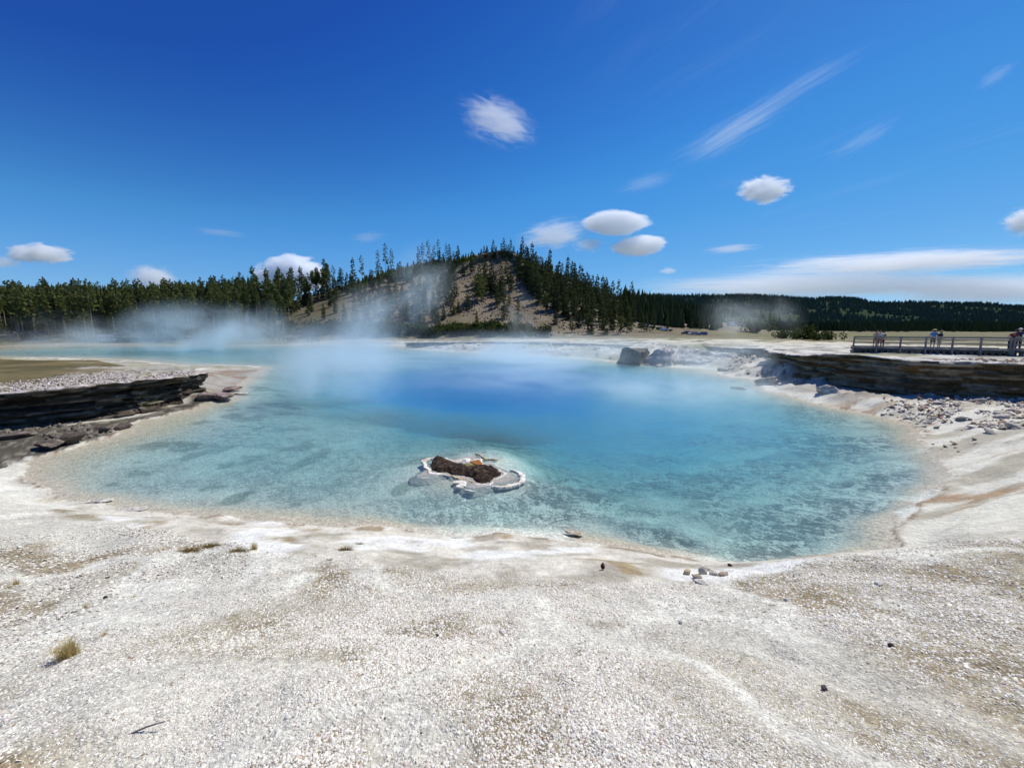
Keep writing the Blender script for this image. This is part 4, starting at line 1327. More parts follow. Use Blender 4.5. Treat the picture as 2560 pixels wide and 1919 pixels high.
def crown_mesh(name, h, z0, rad, prof, nlev, nbr, nsp, size, seed, mat, droop=.25, sparse=0.0):
    r = np.random.default_rng(seed)
    V, F = [], []
    lean = r.normal(0, .012, 2)
    for i in range(nlev):
        t = (i + r.uniform(-.4, .4)) / nlev
        t = min(max(t, 0), 1)
        z = z0 + (h - z0) * t
        Rr = rad * prof(t) * r.uniform(.7, 1.2)
        nb = max(3, int(nbr * (.6 + .5 * prof(t))))
        for k in range(nb):
            if r.random() < sparse:
                continue
            a = r.uniform(0, 2 * math.pi)
            L = Rr * r.uniform(.55, 1.15)
            dr = droop * r.uniform(.3, 1.4)
            for j in range(nsp):
                q = (j + r.uniform(.2, .9)) / nsp
                rr_ = L * q
                p = np.array([math.cos(a) * rr_ + lean[0] * z, math.sin(a) * rr_ + lean[1] * z, z - dr * rr_ + r.normal(0, .12)])
                d = np.array([math.cos(a), math.sin(a), -dr + r.uniform(-.2, .45)]) + r.normal(0, .45, 3)
                sz = size * r.uniform(.6, 1.25) * (.75 + .4 * (1 - t))
                spray(V, F, p, d, sz, sz * r.uniform(.28, .45), r)
    # leader
    for k in range(4):
        spray(V, F, np.array([lean[0] * h, lean[1] * h, h - .5]), np.array([r.normal(0, .25), r.normal(0, .25), 1.0]), size * 1.0, size * .22, r)
    me = bpy.data.meshes.new(name)
    me.from_pydata([tuple(v) for v in V], [], F)
    me.materials.append(mat)
    return me


def trunk_mesh(name, h, r0, seed, mat, stubs=0, z_to=.97):
    r = np.random.default_rng(seed)
    mb = MB()
    l = r.normal(0, .012, 2)
    zs = np.linspace(-.6, h * z_to, 6)
    mb.tube([(l[0] * z + .04 * math.sin(z), l[1] * z, z) for z in zs], [r0 * (1 - .85 * max(0, z) / h) for z in zs], 6)
    for k in range(stubs):
        z = r.uniform(.15, .6) * h
        a = r.uniform(0, 6.28)
        L = r.uniform(.5, 1.4)
        mb.tube([(l[0] * z, l[1] * z, z), (math.cos(a) * L, math.sin(a) * L, z - L * .25)], [r0 * .16, r0 * .05], 4)
    me = bpy.data.meshes.new(name)
    me.from_pydata(mb.v, [], mb.f)
    me.materials.append(mat)
    return me


def cone_prof(t):
    return max(.04, (1 - t)) ** .75 * min(1, .45 + t * 5)


def lodge_prof(t):
    return (math.sin(math.pi * min(1, .18 + t * .8)) ** .6) * (1.05 - .45 * t)


LODGE = [(trunk_mesh("trunk", h, .17, 10 + i, M_BARK, 7), crown_mesh("crown", h, h * z0, rad, lodge_prof, 17, 6, 3, 1.15, 20 + i, M_PINE, .2, .1))
         for i, (h, z0, rad) in enumerate([(20, .52, 1.9), (22, .58, 2.0), (18, .42, 1.8), (21, .48, 2.2), (19, .62, 1.6), (23, .55, 1.9)])]
FIR = [(trunk_mesh("trunk", h, .19, 40 + i, M_BARK2, 2), crown_mesh("crown", h, h * z0, rad, cone_prof, 22, 7, 3, 1.15, 50 + i, M_FIR, .3, .05))
       for i, (h, z0, rad) in enumerate([(16, .06, 3.0), (18, .08, 2.9), (13, .05, 2.9), (15, .1, 2.6), (17, .05, 3.3), (11, .04, 2.6)])]
ROUND = [(trunk_mesh("trunk", h, .24, 70 + i, M_BARK2, 4, .85), crown_mesh("crown", h, h * .22, rad, lambda t: max(.15, math.sin(math.pi * (.15 + .8 * t))) ** .7, 15, 9, 3, 1.35, 80 + i, M_PINE, .1, .05))
         for i, (h, rad) in enumerate([(15, 3.9), (13, 3.4), (17, 4.2)])]
THIN = [(trunk_mesh("trunk", h, .13, 90 + i, M_BARK, 8), crown_mesh("crown", h, h * z0, rad, lambda t: .55 + .5 * math.sin(t * 9) ** 2 * (1 - t * .5), 16, 6, 2, 1.1, 95 + i, M_DEADN if i == 1 else M_PINE, .1, .3))
        for i, (h, z0, rad) in enumerate([(17, .3, 1.9), (16, .25, 1.7), (18, .38, 2.1)])]


def bush_mesh(seed, mat):
    r = np.random.default_rng(seed)
    V, F = [], []
    lob = [(r.normal(0, .9), r.normal(0, .9), r.uniform(.6, 1.9), r.uniform(.7, 1.3)) for _ in range(9)]
    for x, y, z, s in lob:
        for _ in range(46):
            d = r.normal(size=3); d /= np.linalg.norm(d)
            spray(V, F, np.array([x, y, z]) + d * s * r.uniform(.5, 1.0), d + r.normal(0, .7, 3), .55 * r.uniform(.6, 1.3), .2, r)
    me = bpy.data.meshes.new("leaves")
    me.from_pydata([tuple(v) for v in V], [], F)
    me.materials.append(mat)
    return me


def stem_mesh(seed):
    r = np.random.default_rng(seed)
    mb = MB()
    for k in range(6):
        a = r.uniform(0, 6.28)
        mb.tube([(0, 0, -.3), (math.cos(a) * .4, math.sin(a) * .4, .7), (math.cos(a) * .9, math.sin(a) * .9, 1.6)], [.07, .05, .02], 4)
    me = bpy.data.meshes.new("stems")
    me.from_pydata(mb.v, [], mb.f)
    me.materials.append(M_BARK2)
    return me


BUSH = [(stem_mesh(s), bush_mesh(s, M_BUSH)) for s in (1, 2, 3)]


def plant(name, pair, p, s, label, cat, group=None, crown="crown", trunk="trunk", rz=None, tilt=0.0, zs=1.0):
    t = empty(name, (p[0], p[1], p[2]))
    t.rotation_euler = (tilt * random.uniform(-1, 1), tilt * random.uniform(-1, 1), random.uniform(0, 6.28) if rz is None else rz)
    t.scale = (s, s, s * zs)
    tag(t, label, cat, group)
    a = bpy.data.objects.new(trunk, pair[0]); COL.objects.link(a); a.parent = t
    b = bpy.data.objects.new(crown, pair[1]); COL.objects.link(b); b.parent = t
    return t


rt = np.random.default_rng(21)
random.seed(5)


def place_pts(pts, dmin=120):
    """picture points -> points on the land, many at once"""
    out = []
    for x, y in pts:
        q = hit(x, y, dmin, 650, 260)
        out.append(q)
    return out


# dense lodgepole forest at the left: rows in depth
LAB_F = "tall lodgepole pine with bare pale trunk in the dense forest along the far left shore"
pos = []
tries = 0
while len(pos) < 225 and tries < 14000:
    tries += 1
    y = 168 + 78 * rt.random() ** 1.35
    u = rt.uniform(-1.42, -.56)
    x = u * y
    if y < 176 and rt.random() < .5:
        continue
    if all((x - a) ** 2 + (y - b) ** 2 > 2.4 ** 2 for a, b in pos):
        pos.append((x, y))
pz = H_arr([p[0] for p in pos], [p[1] for p in pos])
for (x, y), z in zip(pos, pz):
    v = LODGE[rt.integers(len(LODGE))] if rt.random() < .85 else FIR[rt.integers(len(FIR))]
    plant("lodgepole_pine", v, (x, y, z - .1), rt.uniform(.98, 1.16), LAB_F, "pine tree", "lodgepole pines of the far left forest", tilt=.02)
# forest on the foot of the slope, between the left forest and the bare hillside
LAB_G = "slender lodgepole pine crowded on the rising slope left of the bare hillside"
pts = []
for _ in range(78):
    x = rt.uniform(455, 715)
    y0 = np.interp(x, [455, 560, 640, 715], [716, 704, 672, 640]); y1 = np.interp(x, [455, 560, 640, 715], [694, 684, 655, 628])
    pts.append((x, rt.uniform(y1, y0)))
for q in place_pts(pts):
    if q is not None:
        plant("lodgepole_pine", LODGE[rt.integers(len(LODGE))] if rt.random() < .75 else FIR[rt.integers(len(FIR))], q, rt.uniform(.75, 1.1), LAB_G, "pine tree", "lodgepole pines on the slope beside the bare hillside", tilt=.03)
# broad bushy pines in front of the left forest
LAB_B = "broad bushy young pine at the front edge of the far left forest"
pts = [(rt.uniform(-20, 560), rt.uniform(717, 730)) for _ in range(46)]
for q in place_pts(pts):
    if q is not None and q[1] > 155:
        plant("bushy_pine", ROUND[rt.integers(3)], q, rt.uniform(.4, .75), LAB_B, "pine tree", "bushy pines fronting the far left forest")

# tall trees standing singly on the skyline left of the top
for i, (x, y, s, v, lab) in enumerate([
        (700, 640, 1.0, ROUND[2], "thick crowned tall pine on the slope skyline, first of the skyline group"), (722, 632, 1.0, THIN[0], "tall ragged pine beside the thick crowned one on the slope skyline"),
        (741, 622, .72, THIN[2], "short thin pine with tufted top between taller ones on the slope skyline"), (764, 616, 1.0, FIR[1], "cone shaped pine on the skyline midway up the hill slope"),
        (783, 604, 1.0, THIN[0], "leaning ragged pine on the skyline midway up the hill slope"), (818, 590, .92, THIN[2], "umbrella topped pine among the three standing above the green saplings"),
        (834, 588, 1.12, THIN[2], "tallest ragged pine of the three standing above the green saplings"), (847, 586, .95, THIN[0], "bushy topped pine ending the three above the green saplings"),
        (905, 572, .88, THIN[1], "grey thin pine starting the veiled row on the hill crest"), (914, 570, .95, THIN[1], "second grey thin pine of the veiled row on the hill crest"),
        (926, 568, .98, THIN[0], "grey pine with full top in the veiled row on the hill crest"), (938, 567, .85, THIN[1], "short grey pine in the middle of the veiled row on the hill crest"),
        (948, 566, .98, THIN[0], "tall grey pine near the end of the veiled row on the hill crest"), (965, 563, .85, THIN[1], "grey pine ending the veiled row on the hill crest"),
        (990, 558, .72, FIR[3], "small dark fir alone on the sapling covered crest")]):
    q = hit(x, y + 6, 150, 420, 500)
    if q is not None:
        plant("skyline_pine", v, q, s, lab, "pine tree", "single tall pines along the hill skyline", zs=1.05)
# firs of the hilltop
LAB_T = "dark fir in the clump crowning the hilltop"
for x, y in [(1040, 556), (1052, 552), (1062, 551), (1072, 550), (1083, 549), (1094, 549), (1103, 551), (1110, 553), (1118, 558), (1126, 560), (1066, 554), (1098, 554), (1046, 555), (1088, 552)]:
    q = hit(x, y + 5, 200, 420, 500)
    if q is not None:
        plant("fir_tree", FIR[rt.integers(len(FIR))], q, rt.uniform(.5, .9), LAB_T, "fir tree", "firs crowning the hilltop")
# dense firs down the right shoulder
LAB_R = "dark conical fir in the dense stand down the shoulder of the hill facing the meadow"
pts = []
while len(pts) < 125:
    x = rt.uniform(1120, 1375)
    top = np.interp(x, [1120, 1180, 1230, 1290, 1340, 1375], [562, 590, 612, 638, 660, 672])
    bot = np.interp(x, [1120, 1180, 1230, 1290, 1340, 1375], [610, 668, 690, 695, 704, 712])
    y = top + (bot - top) * rt.random() ** 1.4
    if all((x - a) ** 2 + ((y - b) * 1.6) ** 2 > 9 ** 2 for a, b in pts):
        pts.append((x, y))
    elif rt.random() < .01:
        pts.append((x, y))
for q in place_pts(pts):
    if q is not None:
        plant("fir_tree", FIR[rt.integers(len(FIR))], q, rt.uniform(.72, 1.15), LAB_R, "fir tree", "firs on the shoulder of the hill")
# sparse trees on the bare face
face = [(1040, 648, "R", 1.1), (1030, 655, "R", 1.0), (1075, 662, "F", .8), (962, 640, "F", 1.0), (948, 655, "F", .9), (972, 618, "F", .8), (1058, 622, "F", 1.15), (1046, 610, "F", 1.0), (1072, 640, "F", .95), (1105, 628, "F", 1.1),
        (938, 612, "F", 1.0), (925, 628, "F", .8), (908, 640, "F", .85), (890, 628, "F", .8), (990, 676, "F", .6), (1090, 688, "F", .9), (1120, 694, "F", .8), (1000, 596, "F", .8), (1020, 590, "F", .8), (1180, 672, "R", .8),
        (870, 648, "F", .7), (855, 670, "F", .75), (838, 672, "F", .6), (820, 642, "F", .8), (800, 668, "F", .7), (780, 660, "F", .8), (768, 700, "F", .9), (745, 695, "F", .7), (880, 690, "F", .8), (905, 690, "F", .9), (765, 640, "F", .8), (850, 618, "R", .8),
        (865, 606, "F", .9), (840, 610, "F", .9), (880, 610, "F", .95), (820, 622, "R", .8), (895, 598, "F", .8), (1225, 690, "F", .8), (1270, 700, "F", .95), (1305, 724, "F", .9), (1275, 722, "F", .8), (1340, 722, "R", .6), (1235, 718, "R", .45), (1300, 702, "F", .8),
        (1385, 708, "F", .8), (1410, 712, "F", .7), (1395, 716, "F", .6), (1440, 714, "F", .6), (930, 590, "F", .9), (945, 592, "F", .85), (958, 588, "F", .9), (985, 640, "F", .7), (1030, 700, "F", .5), (1150, 640, "F", 1.0), (1140, 612, "F", 1.0), (1165, 655, "F", .9), (1085, 650, "F", 1.0), (1064, 632, "F", 1.1), (1050, 634, "F", 1.0), (1036, 622, "F", .9), (980, 606, "F", .9), (968, 628, "F", 1.0), (955, 618, "F", .9), (1095, 612, "F", 1.0),
        (1082, 625, "F", 1.1), (1012, 668, "F", .7), (1100, 660, "F", .6), (935, 676, "F", .7), (958, 690, "F", .7), (812, 686, "F", .8), (790, 690, "F", .8), (725, 676, "F", .5), (700, 690, "F", .5), (1250, 708, "F", .7), (1322, 712, "F", .8), (1360, 716, "F", .7), (1200, 700, "F", .6)]
rf2 = np.random.default_rng(77)
while len(face) < 128:
    x = rf2.uniform(640, 990)
    top = np.interp(x, [640, 720, 790, 860, 930, 990], [655, 634, 610, 592, 578, 574])
    if x < 820 and rf2.random() < .6:
        continue
    y = top + rf2.random() ** 1.7 * ((712 if x > 820 else top + 34) - top)
    if all((x - a[0]) ** 2 + ((y - a[1]) * 1.4) ** 2 > 12 ** 2 for a in face):
        face.append((x, y, "F", rf2.uniform(.5, 1.0)))
LAB_S = "scattered dark conifer standing apart on the bare face of the hill"
for (x, y, kd, s), q in zip(face, place_pts([(a, b) for a, b, _, _ in face])):
    if q is not None:
        if kd == "R":
            lab = {1040: "broad round crowned pine, biggest on the bare hill face", 1030: "round crowned pine touching the biggest one on the hill face", 1180: "rounded open pine low on the hill face with bare slope around it",
                   850: "round bushy pine high on the veiled part of the slope", 820: "round bushy pine on the upper slope under the green saplings", 1340: "small rounded pine at the foot of the shoulder by the meadow",
                   1235: "small round pine on the grassy foot of the hill"}[x]
            plant("round_pine", ROUND[rt.integers(3)], q, s, lab, "pine tree")
        else:
            plant("fir_tree", FIR[rt.integers(len(FIR))], q, s * rt.uniform(.85, 1.1), LAB_S, "fir tree", "conifers scattered over the bare hill face")
# bushes along the foot of the hill
LAB_U = "round leafy willow bush in the thicket along the foot of the hill behind the pool"
pts = [(x, np.interp(x, [600, 860, 1000, 1120, 1180], [726, 727, 728, 728, 729]) + rt.uniform(-14, 1)) for x in rt.uniform(590, 1175, 74)]
for q in place_pts(pts):
    if q is not None:
        plant("willow_bush", BUSH[rt.integers(3)], q, rt.uniform(1.1, 2.1), LAB_U, "bush", "willow bushes along the foot of the hill", crown="leaves", trunk="stems")
# shrubs on the meadow
for x, y, s, lab in [(1742, 733, 1.5, "large dark shrub standing alone on the meadow before the boardwalk"), (1690, 731, .9, "small dark shrub on the meadow behind the pale flat"), (1722, 732, 1.0, "low shrub leaning on the largest meadow shrub"),
                     (1790, 734, 1.0, "dark rounded shrub on the meadow nearest the boardwalk end"), (1765, 735, .8, "tiny shrub between two larger ones on the meadow"), (1627, 718, 1.6, "grey veiled shrub on the distant rise behind the parked cars")]:
    q = hit(x, y, 60, 600, 400)
    if q is not None:
        plant("meadow_shrub", BUSH[0], q, s * q[1] / 110, lab, "shrub", crown="leaves", trunk="stems")


# saplings on the crest and far woods: masses nobody could count
def cone_mass(name, pts, hmin, hmax, mat, lab, seed, n=6, cat="forest", wr=.22):
    r = np.random.default_rng(seed)
    V, F = [], []
    for x, y, z in pts:
        h = r.uniform(hmin, hmax)
        w = h * wr * r.uniform(.8, 1.3)
        a0 = r.uniform(0, 6.28)
        for t0, t1, ww in ((0.0, .62, 1.0), (.3, .85, .72), (.58, 1.0, .45)):
            b = len(V)
            for k in range(n):
                a = a0 + 6.283 * k / n
                rr_ = w * ww * r.uniform(.65, 1.2)
                V.append((x + math.cos(a) * rr_, y + math.sin(a) * rr_, z + h * t0 + r.uniform(-.04, .08) * h))
            V.append((x + r.normal(0, .02) * h, y, z + h * t1))
            for k in range(n):
                F.append((b + k, b + (k + 1) % n, b + n))
    me = bpy.data.meshes.new(name)
    me.from_pydata(V, [], F)
    me.materials.append(mat)
    o = bpy.data.objects.new(name, me)
    COL.objects.link(o)
    tag(o, lab, cat, kind="stuff")
    return o


def scatter(poly, n, seed, dmin=150, dmax=650):
    r = np.random.default_rng(seed)
    poly = np.array(poly, float)
    lo, hi = poly.min(0), poly.max(0)
    c = r.uniform(0, 1, (n * 4, 2)) * (hi - lo) + lo
    c = c[inside(poly, c[:, 0], c[:, 1])][:n]
    return [q for q in (hit(x, y, dmin, dmax, 160) for x, y in c) if q is not None]


sap = scatter([(735, 628), (790, 607), (860, 586), (930, 569), (1000, 560), (1050, 554), (1040, 566), (985, 572), (930, 584), (890, 600), (820, 612), (760, 634)], 420, 5)
bm_ = []
for _ in range(1300):
    y_ = rt.uniform(205, 275); x_ = rt.uniform(-1.5, -.66) * y_
    bm_.append((x_, y_))
bz = H_arr([p[0] for p in bm_], [p[1] for p in bm_])
cone_mass("background_forest", [(a, b, c) for (a, b), c in zip(bm_, bz)], 15, 23, M_PINE, "dark unbroken wood filling in behind the far left lodgepole pines", 61, wr=.13)
cone_mass("sapling_forest", sap, 2.6, 5.2, M_YOUNG, "bright green young pines covering the crest of the hill", 6, wr=.26)
sh = scatter([(1345, 650), (1400, 650), (1460, 660), (1530, 690), (1570, 706), (1540, 714), (1440, 708), (1380, 694), (1345, 680)], 420, 8, 250, 600)
cone_mass("shoulder_forest", sh, 8, 15, M_FIR, "dark conifer wood on the low shoulder beyond the hill", 9, wr=.17)
# dead snags and fallen logs at the left
snags = [(595, 700, 15, .12, "bleached leaning snag at the end of the left forest"), (560, 690, 16, -.15, "tilted pale snag among the crowded slope pines"), (845, 612, 9, .45, "pale dead trunk leaning out of the saplings on the upper slope"),
         (1182, 722, 5, -.25, "short bleached snag at the foot of the hill behind the far bank")]
for x, y, h, tl, lab in snags:
    q = hit(x, y, 120, 420, 300)
    if q is None:
        continue
    mb = MB()
    mb.tube([(0, 0, -.5), (math.sin(tl) * h * .5, 0, h * .5), (math.sin(tl) * h, .2, h * math.cos(tl))], [.2, .13, .04], 6)
    for k in range(6):
        z = h * (.35 + .1 * k); a = k * 2.1
        mb.tube([(math.sin(tl) * z, 0, z), (math.sin(tl) * z + math.cos(a) * .9, math.sin(a) * .9, z + .2)], [.05, .015], 4)
    o = mb.build("dead_snag", M_SNAG)
    o.location = q
    tag(o, lab, "dead tree")
for x, y, L, az, dz, lab in [(470, 704, 14, .5, -.25, "pale fallen trunk slanting down through the left steam"), (515, 700, 9, .6, -.3, "short fallen trunk below the leaning snag"), (1186, 728, 5, 2.7, .1, "bleached log lying at the foot of the hill")]:
    q = hit(x, y, 120, 420, 300)
    if q is None:
        continue
    mb = MB()
    mb.tube([(-L / 2 * math.cos(az), -L / 2 * math.sin(az) * .3, 1.2 - dz * L), (0, 0, 1.0), (L / 2 * math.cos(az), L / 2 * math.sin(az) * .3, .5 + dz * L)], [.22, .18, .1], 6)
    o = mb.build("fallen_log", M_SNAG)
    o.location = q
    tag(o, lab, "log")

# ------------------------------------------------------------------ distant ridges
def ridge_mat(name, c1, c2, cr):
    m, nt = mat_new(name)
    N = NT(nt)
    pos = N.n("ShaderNodeNewGeometry").outputs["Position"]
    f = N.noise(pos, .02, 6, .7)
    g = N.noise(pos, .0045, 5, .6)
    c = N.mix(N.maprange(f, .35, .65), (*c1, 1), (*c2, 1))
    c = N.mix(N.math("MULTIPLY", N.maprange(g, .64, .70), N.maprange(f, .45, .56)), c, (*cr, 1))
    b = N.n("ShaderNodeBump", Strength=.8, Distance=20.0, Height=f)
    p = N.n("ShaderNodeBsdfPrincipled", Base__Color=c, Roughness=1.0, Normal=b.outputs[0])
    p.inputs["Specular IOR Level"].default_value = 0
    N.out(p)
    return m


M_RIDGE = ridge_mat("wooded_ridge", (.030, .048, .032), (.055, .075, .045), (.17, .155, .13))


def ridge(name, sky, d0, d1, nx, ny, seed, label, amp):
    """a long hill from its foot at distance d0 up to a crest at distance d1"""
    sk = np.array(sky, float)
    xs = np.linspace(sk[0, 0], sk[-1, 0], nx)
    V = []
    for j in range(ny):
        t = j / (ny - 1)
        tt = t / .72
        for x in xs:
            ytop = np.interp(x, sk[:, 0], sk[:, 1])
            crest = at_y(x, ytop, d1)
            foot = np.array([(x - 1106) / FD * d0, d0, 2.0])
            if tt <= 1:
                p = foot + (crest - foot) * tt
                p[2] = 2.0 + (crest[2] - 2.0) * (tt ** .8)
            else:
                b = (tt - 1) / .39
                p = crest + np.array([crest[0] / crest[1], 1, 0]) * 900 * b
                p[2] = crest[2] * (1 - b * .9)
            V.append(p)
    V = np.array(V)
    ups = np.repeat(np.clip(np.linspace(0, 1, ny) / .72, 0, 1), nx)
    env = np.where(ups < 1, np.sin(ups * np.pi), 0)
    V[:, 2] += (fbm(V[:, 0] * .003, V[:, 1] * .003, octv=5, seed=seed) - .5) * amp * env
    i, j = np.meshgrid(np.arange(ny - 1), np.arange(nx - 1), indexing="ij")
    a = (i * nx + j).ravel()
    o = mesh_obj(name, V, np.stack([a, a + 1, a + nx + 1, a + nx], 1), M_RIDGE, smooth=True)
    tag(o, label, "hills", kind="structure")
    return V.reshape(ny, nx, 3)


RV = ridge("hills", [(900, 668), (1250, 652), (1340, 642), (1420, 638.5), (1500, 640), (1600, 640.5), (1680, 643), (1760, 646.5), (1810, 645), (1850, 647), (1885, 656), (1950, 655.5), (2020, 658), (2100, 661), (2212, 665), (2400, 672), (2800, 690)], 1150, 2300, 260, 50, 7, "long dark wooded ridge across the horizon beyond the meadow", 90)
rw = np.random.default_rng(33)


def wood_on(V, n, seed, tmax=.74, rowmin=0.0, gapseed=None):
    ny, nx, _ = V.shape
    r = np.random.default_rng(seed)
    pts = []
    while len(pts) < n:
        a = r.uniform(rowmin, tmax) * (ny - 1); b = r.uniform(0, nx - 1.01)
        i, j = int(a), int(b)
        fa_, fb_ = a - i, b - j
        p = V[i, j] * (1 - fa_) * (1 - fb_) + V[i + 1, j] * fa_ * (1 - fb_) + V[i, j + 1] * (1 - fa_) * fb_ + V[i + 1, j + 1] * fa_ * fb_
        g = float(fbm(p[0:1] * .006, p[1:2] * .012, octv=3, seed=55)[0])
        if g > .66 and a / (ny - 1) < .35:
            continue
        pts.append(p)
    return pts


M_FAR = foliage_mat("far_needles", (.075, .110, .075), (.125, .155, .10), .35)  # paler and bluer than the nearer firs: air haze mixed into the colour
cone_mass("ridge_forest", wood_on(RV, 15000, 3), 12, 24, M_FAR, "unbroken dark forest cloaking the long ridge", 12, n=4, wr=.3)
# darker belt of wood at the far edge of the meadow
bp = []
for x in np.linspace(1560, 2700, 900):
    for k in range(2):
        d = rw.uniform(640, 760)
        if x > 1835 and rw.random() < .25:
            d = rw.uniform(520, 760)
        p = at_y(x + rw.uniform(-3, 3), 714, d)
        bp.append((p[0], p[1], 2.5 + fbm(np.array([x * .01]), np.array([0.]), seed=3)[0] * 3))
cone_mass("meadow_forest", bp, 11, 21, M_FIR, "dark belt of conifers at the far edge of the meadow", 14, n=5, wr=.2)
# ------------------------------------------------------------------ boardwalk
def wood_mat(name, col, var=.3):
    m, nt = mat_new(name)
    N = NT(nt)
    tc = N.n("ShaderNodeTexCoord")
    st = N.n("ShaderNodeVectorMath", _operation="MULTIPLY", i0=tc.outputs["Object"], i1=(1.5, 1.5, 22))
    f = N.noise(st.outputs[0], 2.0, 5, .6)
    c = N.n("ShaderNodeVectorMath", _operation="SCALE", i0=col)
    N.set(c, 3, N.maprange(f, .25, .75, 1 - var, 1 + var))
    b = N.n("ShaderNodeBump", Strength=.3, Distance=.02, Height=f)
    p = N.n("ShaderNodeBsdfPrincipled", Base__Color=c.outputs[0], Roughness=.85, Normal=b.outputs[0])
    p.inputs["Specular IOR Level"].default_value = .2
    N.out(p)
    return m


M_WOOD = wood_mat("weathered_wood", (.26, .24, .22))
M_WOODD = wood_mat("dark_wood", (.12, .105, .10))
M_WOODL = wood_mat("sunbleached_wood", (.34, .32, .305))
BW_A = at_y(1843, 749, 38.0)
BW_B = at_y(2178, 773, 32.2)
BW_C = at_y(2330, 784, 29.6)
DECK_Z = 3.42


def walk(name, A, B, label, nspan, width=2.2, double_end=True):
    A = np.array([A[0], A[1], 0.0]); B = np.array([B[0], B[1], 0.0])
    d = (B - A); L = np.linalg.norm(d); d /= L
    nb = np.array([d[1], -d[0], 0])
    if nb[1] < 0:
        nb = -nb                       # away from the pool
    root = empty(name, tuple((A + B) / 2 + np.array([0, 0, 2.9])))
    off = np.array(root.location)
    tag(root, label, "boardwalk")

    def P(s, o, z):
        q = A + d * s + nb * o
        return (q[0] - off[0], q[1] - off[1], z - off[2])
    g0 = np.minimum(H_at(*(A + d * 0)[:2]), 3.2)
    # deck of planks laid across
    mb = MB()
    npl = int(L / .15)
    for i in range(npl):
        s = (i + .5) * L / npl
        mb.beam(P(s, .02, DECK_Z - .02 + .004 * math.sin(i * 7.3)), P(s, width, DECK_Z - .02 + .004 * math.sin(i * 7.3)), .136, .045)
    mb.build("deck", M_WOODL, root)
    for o in (.08, width * .5, width - .08):
        mb = MB()
        mb.beam(P(0, o, DECK_Z - .14), P(L, o, DECK_Z - .14), .09, .18)
        mb.build("joist", M_WOODD, root)
    ns = nspan * 4
    for i in range(ns + 1):
        s = .1 + (L - .2) * i / ns
        gz = min(H_at(*(A + d * s + nb * .6)[:2]), DECK_Z - .3)
        mb = MB()
        mb.beam(P(s, -.12, gz + .09), P(s, width + .12, gz + .09), .2, .22)
        mb.box(P(s, .10, (gz + .2 + DECK_Z - .22) / 2), (.16, .16, max(.05, DECK_Z - .40 - gz)))
        mb.build("sleeper", M_WOODD, root)
    for side in (0, 1):
        o0 = -.05 if side == 0 else width + .05
        sg = -1 if side == 0 else 1
        if side == 1:
            # low kerb rail only on the far side
            mb = MB(); mb.beam(P(0, o0 - .1, DECK_Z + .07), P(L, o0 - .1, DECK_Z + .07), .09, .10); mb.build("kerb_rail", M_WOOD, root)
            continue
        for i in range(nspan + 1):
            s = L * i / nspan
            gz = min(H_at(*(A + d * s + nb * o0)[:2]), DECK_Z - .3)
            mb = MB()
            mb.beam(P(s, o0, gz - .1), P(s, o0, DECK_Z + 1.06), .10, .10)
            mb.beam(P(s, o0 + sg * .34, gz - .05), P(s, o0 + sg * .05, DECK_Z + .62), .09, .06)
            mb.build("post", M_WOOD, root)
        for z, w_, h_, mt in ((DECK_Z + 1.085, .17, .045, M_WOODL), (DECK_Z + .98, .045, .13, M_WOOD), (DECK_Z + .80, .045, .10, M_WOOD), (DECK_Z + .46, .045, .10, M_WOOD), (DECK_Z + .07, .09, .11, M_WOOD)):
            mb = MB()
            for i in range(nspan):
                s0, s1 = L * i / nspan + .004, L * (i + 1) / nspan - .004
                oo = o0 + (.075 if w_ < .1 else 0)
                mb.beam(P(s0, oo, z), P(s1, oo, z), w_, h_)
            mb.build("rail", mt, root)
    return root


walk("boardwalk", BW_A, BW_B, "weathered grey boardwalk with a slatted railing above the brown rock bank", 6)
walk("boardwalk", BW_B + A([.12, -.15, 0]), BW_C, "nearer boardwalk section running out of view behind the double post", 2)


# ------------------------------------------------------------------ people on the boardwalk
def plain(name, c, rough=.8):
    return simple_mat(name, c, rough, .12, 20, spec=.2)


SKIN = [plain("skin_light", (.52, .33, .25)), plain("skin_tan", (.38, .23, .16))]
CL = {k: plain("cloth_" + k, v) for k, v in dict(white=(.74, .74, .76), red=(.42, .10, .08), blue=(.10, .22, .55), navy=(.03, .04, .10), black=(.02, .02, .025), maroon=(.16, .03, .035), pink=(.62, .42, .38), khaki=(.36, .30, .22), lime=(.60, .62, .30), hat=(.70, .70, .70)).items()}
HAIR = plain("dark_hair", (.018, .013, .011))
SHOE = plain("shoe", (.10, .10, .11))


def skin_obj(name, verts, edges, radii, mat, parent, root_i=0, sub=1):
    me = bpy.data.meshes.new(name)
    me.from_pydata(verts, edges, [])
    o = bpy.data.objects.new(name, me)
    COL.objects.link(o)
    md = o.modifiers.new("skin", "SKIN")
    md.use_smooth_shade = True
    for i, r_ in enumerate(radii):
        sv = me.skin_vertices[0].data[i]
        sv.radius = (r_, r_) if not hasattr(r_, "__len__") else r_
        sv.use_root = (i == root_i)
    s = o.modifiers.new("sub", "SUBSURF")
    s.levels = s.render_levels = sub
    me.materials.append(mat)
    o.parent = parent
    return o


